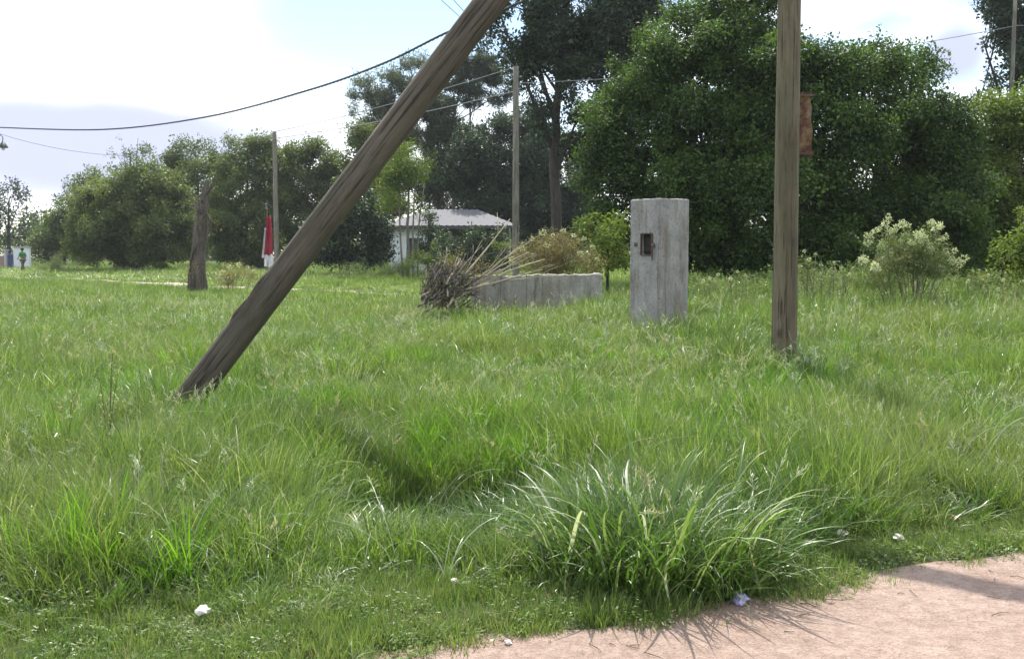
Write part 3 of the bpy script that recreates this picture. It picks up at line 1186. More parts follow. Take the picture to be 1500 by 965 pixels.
# ------------------------------------------------------------------ trees
def sprig(r, n, rad, ln, w, droop=0.2, elong=1.0):
    """one leafy twig end: array of leaves x 4 corners x 3"""
    V, Fc = [], []
    for i in range(n):
        p = r.normal(size=3); p = p / np.linalg.norm(p) * rad * r.uniform(.2, 1) ** .6
        p[2] *= elong
        d = p / rad + r.normal(size=3) * .6 + np.array([0, 0, -droop])
        nr = np.array([0, 0, 1.0]) + r.normal(size=3) * .55
        leaf_quad(V, Fc, p, d, nr, ln * r.uniform(.7, 1.25), w * r.uniform(.8, 1.2))
    return np.array(V).reshape(-1, 4, 3)


def needle_sprig(r, n, rad, ln, w):
    V, Fc = [], []
    for i in range(n):
        t = r.uniform(0, 1)
        p = np.array([0, 0, (t - .5) * rad * 1.5]) + r.normal(size=3) * rad * 0.28
        d = r.normal(size=3) + np.array([0, 0, .7])
        leaf_quad(V, Fc, p, d, r.normal(size=3), ln * r.uniform(.6, 1.2), w)
    return np.array(V).reshape(-1, 4, 3)


rl = np.random.default_rng(23)
LM = dict(
    broad=leaf_mat('broadleaf', (0.012, 0.028, 0.009), (0.098, 0.17, 0.034), 0.36, 0.55, 0.3, clump=True),
    bright=leaf_mat('light_broadleaf', (0.05, 0.085, 0.014), (0.16, 0.21, 0.04), 0.42, 0.5, 0.3, clump=True),
    olive=leaf_mat('olive_leaf', (0.045, 0.075, 0.024), (0.16, 0.195, 0.06), 0.42, 0.5, 0.4, clump=True),
    dark=leaf_mat('dark_leaf', (0.017, 0.032, 0.018), (0.05, 0.085, 0.036), 0.26, 0.5, 0.4, clump=True),
    pine=leaf_mat('pine_needles', (0.03, 0.045, 0.026), (0.075, 0.10, 0.05), 0.2, 0.5, 0.4, clump=True),
    grey=leaf_mat('grey_needles', (0.07, 0.09, 0.06), (0.14, 0.165, 0.11), 0.3, 0.5, 0.4, clump=True),
    weed=leaf_mat('weed_leaf', (0.07, 0.11, 0.035), (0.15, 0.19, 0.08), 0.4, 0.5, 0.4, (0.24, 0.19, 0.11), clump=True),
    pinkweed=leaf_mat('russet_weed', (0.08, 0.085, 0.03), (0.22, 0.19, 0.10), 0.4, 0.6, 0.3, (0.36, 0.26, 0.17), clump=True),
    fluff=leaf_mat('cream_fluff', (0.34, 0.38, 0.27), (0.58, 0.60, 0.50), 0.35, 0.9, 0.1),
)
LM['willow'] = LM['bright']
SP = {}
for k, (n, rad, ln, w, dr) in dict(broad=(38, .28, .095, .055, .3), bright=(32, .26, .10, .055, .3), olive=(26, .42, .19, .10, .3), dark=(24, .40, .19, .095, .2)).items():
    SP[k] = [sprig(rl, n, rad, ln, w, dr) for _ in range(8)]
SP['pine'] = [needle_sprig(rl, 34, .42, .34, .055) for _ in range(6)]
SP['grey'] = [needle_sprig(rl, 26, .40, .32, .05) for _ in range(6)]
SP['weed'] = [sprig(rl, 16, .15, .075, .022, 0.0) for _ in range(6)]
SP['pinkweed'] = [sprig(rl, 16, .2, .085, .022, 0.0) for _ in range(6)]
SP['willow'] = [sprig(rl, 22, .42, .24, .05, 0.9, 1.6) for _ in range(6)]
NTRI = [0]


def crown_points(blobs, rho, dens, gap, seed, shell=0.55, flat=1.0, sub=True):
    """twig positions: each mass of the crown breaks up into boughs of uneven size, with gaps between"""
    r = np.random.default_rng(seed)
    Ps, Ds, Cs = [], [], []
    sc_ = np.array([1, 1, flat])
    for (c, R) in blobs:
        c = np.array(c)
        if sub and R > 2.2 * rho:
            m = int(np.clip(11 + 6 * R / (3 * rho), 12, 40))
            d = r.normal(size=(m, 3)); d /= np.linalg.norm(d, axis=1)[:, None]
            rr_ = R * r.uniform(.16, .50, m)
            cc = c + d * (R * (1.22 - rr_ / R * .75) * r.uniform(.6, 1.0, m))[:, None] * sc_
            subs = [(cc[i], rr_[i], r.uniform(0, 1)) for i in range(m)] + [(c, R * .62, r.uniform(0, .4))]
        else:
            subs = [(c, R, r.uniform(0, 1))]
        for (b, q0, cv) in subs:
            n = int(dens * 2.2 * q0 * q0 / (rho * rho)) + 3
            d = r.normal(size=(n, 3)); d /= np.linalg.norm(d, axis=1)[:, None]
            d[:, 2] = np.where(d[:, 2] < -.3, d[:, 2] * .4, d[:, 2])
            q = r.uniform(shell ** 3, 1.0, n) ** (1 / 3)
            spike = 1 + 0.14 * r.normal(size=n) + 0.45 * (r.uniform(size=n) < .08)
            P = b + d * (q0 * q * spike)[:, None] * np.array([1, 1, .8]) * sc_
            Ps.append(P); Ds.append(d * .6 + (P - c) / (R + 1e-6) * .6)
            Cs.append(np.clip(cv * .75 + r.uniform(0, .25, n), 0, 1))
    P = np.concatenate(Ps); D = np.concatenate(Ds); Cc = np.concatenate(Cs)
    D /= np.linalg.norm(D, axis=1)[:, None] + 1e-6
    cl = noise3(P, rho * 2.6, seed + 5)
    k = cl > gap
    return P[k], D[k], Cc[k]


def crown(parent, origin, blobs, kind, scale, dens, gap, seed, flat=1.0, name='crown', shell=0.5):
    rho = 0.3 * scale * (1.45 if kind in ('olive', 'dark', 'pine', 'grey', 'willow') else 1.0)
    P, D, Cc = crown_points(blobs, rho, dens, gap, seed, shell, flat)
    r = np.random.default_rng(seed + 1)
    P = P - np.array(origin)
    k = P[:, 2] > 0.05
    P, D, Cc = P[k], D[k], Cc[k]
    n = len(P)
    s = scale * r.uniform(.65, 1.35, n)
    # frame with z along D
    a = r.normal(size=(n, 3))
    D = D + r.normal(0, .35, (n, 3)); D /= np.linalg.norm(D, axis=1)[:, None]
    D = D * .55 + np.array([0, 0, .45]); D /= np.linalg.norm(D, axis=1)[:, None] + 1e-9
    X = np.cross(a, D); X /= np.linalg.norm(X, axis=1)[:, None] + 1e-9
    Y = np.cross(D, X)
    Rm = np.stack([X, Y, D], -1) * s[:, None, None]
    which = r.integers(0, len(SP[kind]), n)
    VV, CC = [], []
    for w in range(len(SP[kind])):
        m = which == w
        if not m.any(): continue
        lv = SP[kind][w]
        v = np.einsum('nij,lkj->nlki', Rm[m], lv) + P[m][:, None, None, :]
        VV.append(v.reshape(-1, 3))
        CC.append(np.repeat(Cc[m], lv.shape[0]))
    V = np.concatenate(VV)
    Cf = np.concatenate(CC)
    Fq = np.arange(len(V)).reshape(-1, 4)
    me = mesh_np(name, V, Fq)
    at_ = me.attributes.new('clump', 'FLOAT', 'FACE')
    at_.data.foreach_set('value', Cf.astype(np.float32))
    NTRI[0] += 2 * len(Fq)
    print('CROWN', name, kind, len(Fq))
    return link(name, me, LM[kind], parent)


def tree(name, label, cat, Y, circles, kind, trunk, scale=1.0, dens=4.0, gap=-0.45, thick=None, seed=1, limbs=7, bark='bark',
         flat=1.0, group=None, tr=0.14, multi=None, shell=0.5):
    """circles: (px, py, r px[, depth offset]) of the crown's masses; trunk: list of (px, py) from the foot up"""
    rr = random.Random(seed)
    blobs = []
    for c in circles:
        dy = c[3] if len(c) > 3 else rr.uniform(-1, 1) * c[2] * Y / F * 0.7
        p = atv(c[0], c[1], Y + dy)
        blobs.append((p, c[2] * (Y + dy) / F))
    fx = at(trunk[0][0], trunk[0][1], Y)[0]
    o = Vector((fx, Y, gz(fx, Y)))
    e = empty(name, o, label, cat, group)
    mb = MB()
    tp = [Vector((0, 0, -0.2))] + [atv(px, py, Y) - o for px, py in trunk[1:]]
    pts = []
    for i in range(len(tp) - 1):
        for t in (0, .34, .67):
            w = Vector((rr.uniform(-1, 1), rr.uniform(-1, 1), 0)) * tr * .35
            pts.append(tp[i].lerp(tp[i + 1], t) + (w if i + t > 0 else Vector((0, 0, 0))))
    pts.append(tp[-1])
    n = len(pts)
    mb.tube(pts, [tr * (1.25 if i == 0 else 1) * (1 - 0.8 * i / (n - 1)) for i in range(n)], 9, jitter=.06)
    for k in range(limbs):
        b = blobs[k % len(blobs)]
        j = min(n - 2, max(1, int(n * rr.uniform(.3, .85))))
        tgt = b[0] - o + Vector((rr.uniform(-.4, .4), rr.uniform(-.4, .4), rr.uniform(-.3, .3))) * b[1]
        st = pts[j]
        mid = st.lerp(tgt, .5) + Vector((rr.uniform(-.2, .2), rr.uniform(-.2, .2), -.1 * (tgt - st).length))
        L1 = bez(st, mid, tgt, 7)
        r0 = tr * (1 - 0.8 * j / (n - 1)) * .6
        mb.tube(L1, [max(.012, r0 * (1 - .8 * i / 6)) for i in range(7)], 6, jitter=.08)
        for q in range(3):
            s2 = L1[3 + q]
            t2 = s2 + Vector((rr.uniform(-1, 1), rr.uniform(-1, 1), rr.uniform(-.2, 1))) * b[1] * .8
            mb.tube(bez(s2, s2.lerp(t2, .5) + Vector((0, 0, .1)), t2, 5), [max(.008, r0 * .4 * (1 - .8 * i / 4)) for i in range(5)], 5)
    if multi:
        for (fpx, tpx, tpy) in multi:
            a = Vector((at(fpx, 380, Y)[0], Y + rr.uniform(-.4, .4), 0)) - Vector((o.x, o.y, 0.2))
            b_ = atv(tpx, tpy, Y) - o
            mb.tube(bez(a, a.lerp(b_, .5) + Vector((rr.uniform(-.4, .4), 0, 0)), b_, 9), [tr * .6 * (1 - .07 * i) for i in range(9)], 7, jitter=.06)
    mb.build('trunk', M[bark], e, True)
    crown(e, o, blobs, kind, scale, dens, gap, seed * 13 + 5, flat, shell=shell)
    return e


def trees():
    G1 = 'broadleaf trees along the right side of the meadow'
    tree('broadleaf_tree', 'large broadleaf tree filling the space behind the concrete pillar', 'tree', 27,
         [(905, 185, 52), (950, 125, 58), (1005, 85, 62), (1060, 60, 60), (1105, 25, 45), (895, 265, 50), (950, 230, 75), (1030, 170, 80),
          (1095, 150, 70), (905, 340, 45), (960, 330, 70), (1040, 300, 85), (1090, 250, 75), (1060, 370, 50), (980, 380, 40), (1010, 22, 34), (960, 60, 30), (1065, 5, 38), (1120, -8, 34), (1085, -30, 40), (925, 92, 16), (985, 25, 14), (870, 160, 14), (862, 230, 16), (1045, -20, 20)],
         'broad', [(1000, 405), (1005, 300), (1020, 180), (1040, 80)], 1.0, 3.6, -0.46, seed=2, limbs=14, group=G1, tr=.2)
    tree('broadleaf_tree', 'dark leafy tree directly behind the upright pole and rusty plate', 'tree', 25.5,
         [(1130, 110, 50), (1180, 105, 45), (1225, 115, 45), (1110, 190, 60), (1180, 190, 75), (1235, 210, 65), (1130, 280, 70), (1210, 290, 80),
          (1140, 355, 60), (1220, 370, 50), (1247, 62, 10), (1240, 90, 20), (1170, 70, 22)],
         'broad', [(1185, 405), (1180, 300), (1190, 180), (1195, 110)], 1.0, 3.6, -0.46, seed=3, limbs=12, group=G1, tr=.18)
    tree('broadleaf_tree', 'rounded leafy tree behind the cream flowered shrub', 'tree', 26.5,
         [(1290, 95, 38), (1325, 110, 34), (1355, 105, 30), (1300, 170, 62), (1365, 165, 48), (1395, 190, 40), (1335, 230, 75), (1400, 260, 55),
          (1290, 290, 70), (1370, 320, 75), (1300, 370, 50), (1400, 370, 50), (1285, 68, 14), (1355, 80, 14)],
         'broad', [(1330, 405), (1335, 300), (1330, 190), (1335, 120)], 1.0, 3.6, -0.46, seed=4, limbs=12, group=G1, tr=.18)
    tree('broadleaf_tree', 'lighter green leafy tree at the right edge below the dark conifer', 'tree', 29,
         [(1450, 185, 36), (1490, 165, 38), (1440, 250, 55), (1495, 240, 60), (1540, 190, 60), (1450, 330, 60), (1510, 320, 60), (1570, 280, 70),
          (1480, 380, 45), (1550, 370, 55), (1425, 200, 25), (1470, 290, 50), (1515, 200, 45), (1465, 215, 35), (1440, 380, 40)],
         'bright', [(1490, 405), (1490, 300), (1492, 220), (1490, 160)], 1.0, 3.6, -0.4, seed=5, limbs=10, group=G1, tr=.16)
    tree('conifer_tree', 'tall dark conifer rising at the top right corner', 'tree', 46,
         [(1455, 12, 28), (1478, 50, 34), (1460, -40, 40), (1500, 5, 48), (1505, 90, 42), (1535, 50, 55), (1475, 118, 26), (1480, -110, 55), (1520, -70, 60), (1560, 120, 50),
          (1445, 60, 10), (1440, 150, 18), (1500, -180, 45)],
         'dark', [(1487, 405), (1486, 250), (1484, 100), (1485, -60), (1490, -180)], 1.0, 3.2, -0.35, seed=6, limbs=16, tr=.3)
    tree('leafy_shrub', 'low leafy bush at the right edge with one pale sprig', 'shrub', 19,
         [(1485, 375, 32), (1520, 350, 40), (1510, 400, 35), (1460, 400, 22), (1497, 310, 10), (1550, 320, 40)],
         'bright', [(1510, 440), (1512, 380), (1515, 340)], 0.75, 3.2, -0.3, seed=7, limbs=6, tr=.05)
    tree('green_bush', 'fresh green bush left of the concrete pillar behind the low wall', 'shrub', 24,
         [(885, 350, 26), (905, 375, 25), (875, 385, 24), (900, 330, 18), (862, 330, 16)],
         'bright', [(890, 430), (890, 390), (892, 350)], 0.8, 3.6, -0.4, seed=8, limbs=5, tr=.05)
    # tall open tree in the middle
    tree('tall_tree', 'very tall dark feathery tree with one straight trunk left of the broadleaf trees', 'tree', 42,
         [(722, 45, 20), (745, 78, 24), (770, 40, 28), (790, 85, 30), (735, 15, 24), (800, 20, 36), (840, 50, 38), (885, 25, 42), (925, 45, 40), (900, 90, 40),
          (850, 100, 30), (940, 5, 34), (770, -30, 35), (840, -50, 50), (910, -50, 45), (850, 165, 24), (880, 160, 34), (790, 130, 18), (770, 105, 20), (835, 215, 24),
          (960, 20, 22), (870, 215, 32), (830, -120, 50), (710, 65, 14), (815, 60, 34), (870, 60, 36), (790, 160, 20), (730, 95, 20), (760, 120, 22), (755, 60, 24), (800, 190, 22), (845, 135, 26), (905, 130, 30), (800, 100, 24), (715, 25, 16)],
         'dark', [(815, 400), (815, 290), (813, 190), (820, 110), (832, 20), (835, -100)], 0.85, 4.6, -0.42, seed=9, limbs=16, tr=.26, shell=.2)
    tree('dark_tree', 'dense dark tree behind the thin grey pole', 'tree', 69,
         [(665, 250, 26), (675, 215, 16), (735, 240, 34), (860, 300, 34), (800, 340, 36), (780, 250, 34), (860, 240, 30), (780, 180, 26), (800, 205, 30), (680, 190, 14), (690, 225, 34), (722, 200, 30), (750, 205, 34), (785, 225, 36), (700, 280, 38), (750, 275, 42), (800, 290, 42), (840, 260, 34), (845, 310, 36), (735, 178, 16),
          (770, 340, 40), (830, 350, 40), (710, 325, 22)],
         'dark', [(750, 400), (750, 310), (748, 240), (750, 200)], 1.0, 3.8, -0.4, seed=10, limbs=10, tr=.25)
    G2 = 'pines beyond the house'
    tree('pine_tree', 'pine with a flat dark crown and slender trunk above the house roof', 'tree', 74,
         [(655, 100, 20), (685, 98, 22), (715, 108, 22), (700, 132, 20), (665, 128, 20), (735, 120, 18), (728, 148, 14), (690, 150, 16), (640, 112, 16), (710, 88, 16), (748, 140, 12)],
         'pine', [(668, 400), (664, 280), (664, 180), (680, 105)], 1.1, 4.2, -0.5, seed=11, limbs=9, bark='barkpale', flat=.8, group=G2, tr=.2, shell=.2, multi=[(690, 688, 110)])
    tree('pine_tree', 'dark drooping pine behind the upper half of the leaning pole', 'tree', 72,
         [(640, 160, 26), (655, 195, 26), (630, 200, 24), (645, 235, 24), (660, 255, 20), (622, 140, 20), (650, 280, 24), (625, 255, 20)],
         'pine', [(645, 400), (645, 300), (642, 220), (638, 140)], 1.1, 4.2, -0.45, seed=12, limbs=9, group=G2, tr=.2)
    tree('pine_tree', 'grey green pine at the left of the leaning pole with a ragged top', 'tree', 76,
         [(532, 120, 15), (545, 140, 18), (572, 112, 17), (592, 98, 15), (610, 92, 14), (585, 130, 20), (560, 155, 20), (525, 165, 16), (600, 150, 20), (575, 178, 22), (612, 118, 18), (545, 195, 22), (520, 140, 12), (600, 200, 22)],
         'grey', [(560, 400), (558, 290), (562, 200), (575, 120)], 1.0, 4.0, -0.42, seed=13, limbs=11, bark='barkpale', flat=.9, group=G2, tr=.2, shell=.2)
    tree('dark_tree', 'dark tree standing behind the house roof', 'tree', 82,
         [(570, 250, 22), (600, 262, 24), (635, 285, 22), (665, 290, 22), (695, 285, 22), (580, 290, 22), (620, 305, 20), (655, 315, 20), (550, 280, 20), (690, 315, 20), (560, 310, 20), (690, 255, 22), (720, 300, 24), (760, 320, 24), (740, 270, 24), (790, 300, 26), (830, 330, 26)],
         'dark', [(630, 400), (630, 330), (630, 280)], 1.2, 3.4, -0.5, seed=29, limbs=6, tr=.2)
    tree('leafy_tree', 'mid green tree with a full crown behind the middle of the leaning pole', 'tree', 73,
         [(520, 205, 24), (545, 215, 28), (515, 235, 20), (580, 215, 26), (530, 260, 28), (560, 245, 28), (510, 285, 22)],
         'olive', [(540, 400), (540, 310), (540, 240)], 1.0, 3.2, -0.35, seed=14, limbs=7, tr=.16)
    tree('slender_tree', 'light green slender stemmed tree in front of the white house wall', 'tree', 50,
         [(590, 232, 24), (570, 262, 24), (600, 268, 28), (622, 245, 20), (588, 295, 24), (612, 300, 20), (565, 300, 18), (630, 285, 16)],
         'willow', [(598, 400), (597, 330), (598, 280), (595, 235)], 0.85, 2.3, -0.15, seed=15, limbs=9, bark='barkpale', tr=.10,
         multi=[(592, 585, 250), (606, 610, 250), (612, 622, 270)], shell=.2)
    tree('dark_bush', 'dark rounded bushes left of the white house wall', 'shrub', 56,
         [(470, 340, 28), (500, 320, 32), (535, 315, 32), (550, 345, 26), (490, 365, 32), (530, 375, 28), (560, 372, 20), (460, 378, 24), (545, 290, 16)],
         'dark', [(510, 402), (510, 350), (512, 320)], 1.0, 4.0, -0.5, seed=16, limbs=6, tr=.12)
    tree('conifer_shrub', 'narrow dark cypress like shrub between the thin stems and the veranda', 'shrub', 55,
         [(628, 318, 12), (630, 340, 15), (626, 360, 16), (632, 380, 16), (618, 372, 13), (640, 352, 12)], 'dark', [(628, 402), (628, 350), (628, 315)], 0.7, 4.0, -0.6, seed=17, limbs=3, tr=.08)
    tree('veranda_bush', 'dark green bush in front of the house veranda', 'shrub', 46,
         [(693, 348, 15), (700, 368, 19), (686, 380, 19), (712, 378, 18), (725, 358, 17), (738, 380, 18), (705, 392, 17), (660, 362, 17), (668, 385, 19), (648, 388, 16), (742, 348, 14), (650, 350, 12)], 'dark', [(700, 410), (700, 380), (700, 360)], 0.7, 3.5, -0.4, seed=26, limbs=4, tr=.06)
    tree('leafy_shrub', 'low green shrub under the slender stems left of the veranda', 'shrub', 47,
         [(610, 372, 13), (622, 352, 9), (640, 360, 10), (610, 385, 12), (625, 378, 12), (640, 388, 13), (655, 380, 12), (590, 392, 12), (670, 388, 12), (575, 395, 11)], 'bright', [(630, 410), (630, 390), (630, 380)], 0.7, 2.6, -0.3, seed=27, limbs=4, tr=.05)
    tree('leafy_shrub', 'thin green shrub between the veranda and the thin grey pole', 'shrub', 44,
         [(735, 345, 9), (728, 358, 10), (742, 360, 10), (738, 378, 12), (750, 385, 11)], 'bright', [(738, 410), (738, 380), (737, 350)], 0.6, 2.0, -0.2, seed=28, limbs=4, tr=.04)
    G3 = 'trees beyond the far track'
    tree('leafy_tree', 'olive green tree just right of the thin pole by the red cloth', 'tree', 76,
         [(425, 232, 22), (455, 220, 22), (480, 235, 22), (495, 262, 22), (440, 265, 34), (475, 280, 32), (430, 310, 34), (470, 325, 34), (440, 355, 32), (485, 360, 28), (412, 285, 20)],
         'olive', [(450, 397), (450, 320), (452, 240)], 1.0, 3.4, -0.4, seed=18, limbs=8, tr=.2, group=G3)
    tree('leafy_tree', 'leafy olive tree between the dead trunk and the thin pole', 'tree', 74,
         [(350, 222, 24), (380, 218, 22), (335, 248, 24), (395, 245, 22), (365, 265, 36), (335, 295, 30), (390, 300, 32), (350, 335, 36), (395, 345, 30), (330, 360, 28), (370, 375, 24)],
         'olive', [(362, 397), (362, 320), (362, 230)], 0.95, 3.6, -0.4, seed=19, limbs=8, tr=.2, group=G3)
    tree('leafy_tree', 'round topped yellowish green tree behind the dead trunk', 'tree', 86,
         [(270, 218, 18), (295, 215, 18), (318, 232, 16), (258, 240, 20), (290, 250, 30), (320, 270, 26), (265, 280, 28), (300, 310, 32), (275, 350, 30)],
         'olive', [(290, 394), (290, 320), (290, 230)], 1.2, 3.4, -0.4, seed=20, limbs=6, tr=.2, group=G3)
    tree('airy_tree', 'airy tree with sky showing through above the big dark bush on the left', 'tree', 92,
         [(182, 208, 12), (200, 204, 10), (166, 222, 12), (188, 228, 14), (212, 222, 11), (176, 246, 14), (200, 250, 15), (222, 240, 10), (190, 275, 18), (160, 250, 8)],
         'olive', [(192, 392), (192, 320), (190, 220)], 1.1, 2.0, -0.1, seed=21, limbs=9, tr=.2, group=G3, shell=.2)
    tree('dark_bush', 'large dark green rounded bush left of the dead trunk', 'shrub', 70,
         [(140, 300, 34), (175, 285, 32), (215, 275, 34), (245, 285, 30), (160, 335, 42), (210, 325, 44), (255, 325, 36), (135, 355, 32), (185, 365, 34), (235, 365, 34), (272, 350, 28), (225, 250, 22), (120, 330, 20)],
         'olive', [(200, 397), (200, 340), (200, 290)], 0.95, 4.2, -0.5, seed=22, limbs=8, tr=.2, group=G3)
    tree('leafy_tree', 'light green low tree between the far white wall and the big dark bush', 'tree', 88,
         [(100, 300, 20), (128, 268, 18), (110, 275, 12), (85, 330, 24), (115, 330, 26), (65, 352, 20), (95, 362, 24), (60, 375, 14), (120, 372, 20), (140, 255, 10)],
         'olive', [(95, 394), (98, 350), (105, 300)], 1.2, 3.2, -0.35, seed=23, limbs=6, tr=.16, group=G3)
    tree('distant_tree', 'distant bluish tree at the left edge behind the white wall', 'tree', 125,
         [(-5, 300, 16), (8, 280, 11), (24, 272, 8), (28, 290, 12), (10, 315, 18), (40, 318, 14), (50, 335, 12), (25, 345, 18), (-25, 320, 26), (0, 350, 20), (-60, 330, 26), (-60, 290, 20)],
         'dark', [(12, 380), (12, 340), (14, 290)], 2.0, 3.2, -0.4, seed=24, limbs=6, tr=.3)
    tree('distant_tree', 'small distant pointed tree in the gap of sky left of the light green tree', 'tree', 120,
         [(68, 302, 5), (68, 312, 7), (66, 325, 9), (78, 322, 8), (84, 296, 7), (92, 290, 6), (72, 340, 12), (52, 345, 9)],
         'dark', [(68, 380), (68, 340), (68, 305)], 1.2, 3.0, -0.4, seed=25, limbs=3, tr=.15)
    # woods closing the view far behind everything
    r = np.random.default_rng(77)
    bl = []
    for a in np.arange(-75, 76, 1.4):
        R = r.uniform(165, 190)
        t = math.radians(a + r.normal() * .5)
        hh = r.uniform(3.2, 5.4)
        bl.append((np.array([R * math.sin(t), R * math.cos(t), hh * .55]), hh))
    for a in np.arange(-180, 180, 7.0):
        R = 120
        t = math.radians(a)
        if R * math.cos(t) < -15:
            bl.append((np.array([R * math.sin(t), R * math.cos(t), 3.5]), r.uniform(6, 8)))
    w = crown(None, (0, 0, 0), bl, 'olive', 4.5, 0.35, -0.8, 99, name='far_woods')
    tag(w, 'low line of far off woods behind all the trees', 'woods', kind='stuff')


# ------------------------------------------------------------------ dead trunk
def dead_trunk():
    Y = 35
    o = Vector((at(291, 420, Y)[0], Y, 0)); o.z = gz(o.x, Y)
    e = empty('dead_tree', o, 'broken dead tree trunk without crown standing in the grass left of the leaning pole', 'tree')
    mb = MB()
    path = [(289, 435), (290, 400), (291, 370), (294, 335), (297, 305), (301, 280), (304, 264)]
    rad = [0.36, 0.29, 0.26, 0.26, 0.19, 0.13, 0.05]
    mb.tube([atv(a, b, Y) - o for a, b in path], rad, 12, jitter=.16)
    mb.build('trunk', M['stickdark'], e, False)
    b = MB()
    for p in ([(297, 318), (303, 312), (308, 322), (309, 345)], [(296, 312), (286, 300), (280, 302)], [(300, 285), (312, 272), (314, 262)], [(292, 350), (281, 372), (278, 400)]):
        pts = [atv(x, y, Y - .2) - o for x, y in p]
        b.tube(pts, [.07 * (1 - .2 * i) for i in range(len(pts))], 6, jitter=.1)
    b.build('broken_branch', M['stickdark'], e)
    crown(e, o, [(atv(283, 395, Y - .4), .4), (atv(278, 412, Y - .3), .4), (atv(305, 400, Y - .3), .35), (atv(312, 330, Y), .22), (atv(300, 305, Y), .3), (atv(286, 350, Y - .3), .25), (atv(295, 325, Y - .3), .22)], 'pinkweed', 0.9, 2.2, -0.3, 501, name='vine', shell=.2)


# ------------------------------------------------------------------ concrete pillar
def rough(o, lv, st=.03):
    """chip and wear the cast faces and corners"""
    sb = o.modifiers.new('fine', 'SUBSURF'); sb.subdivision_type = 'SIMPLE'; sb.levels = lv; sb.render_levels = lv
    for sz, k in ((.28, 1.0), (.05, .55)):
        tx = bpy.data.textures.new('cast', 'CLOUDS'); tx.noise_scale = sz; tx.noise_depth = 3
        dm = o.modifiers.new('wear', 'DISPLACE'); dm.texture = tx; dm.texture_coords = 'LOCAL'; dm.strength = st * k; dm.mid_level = .5


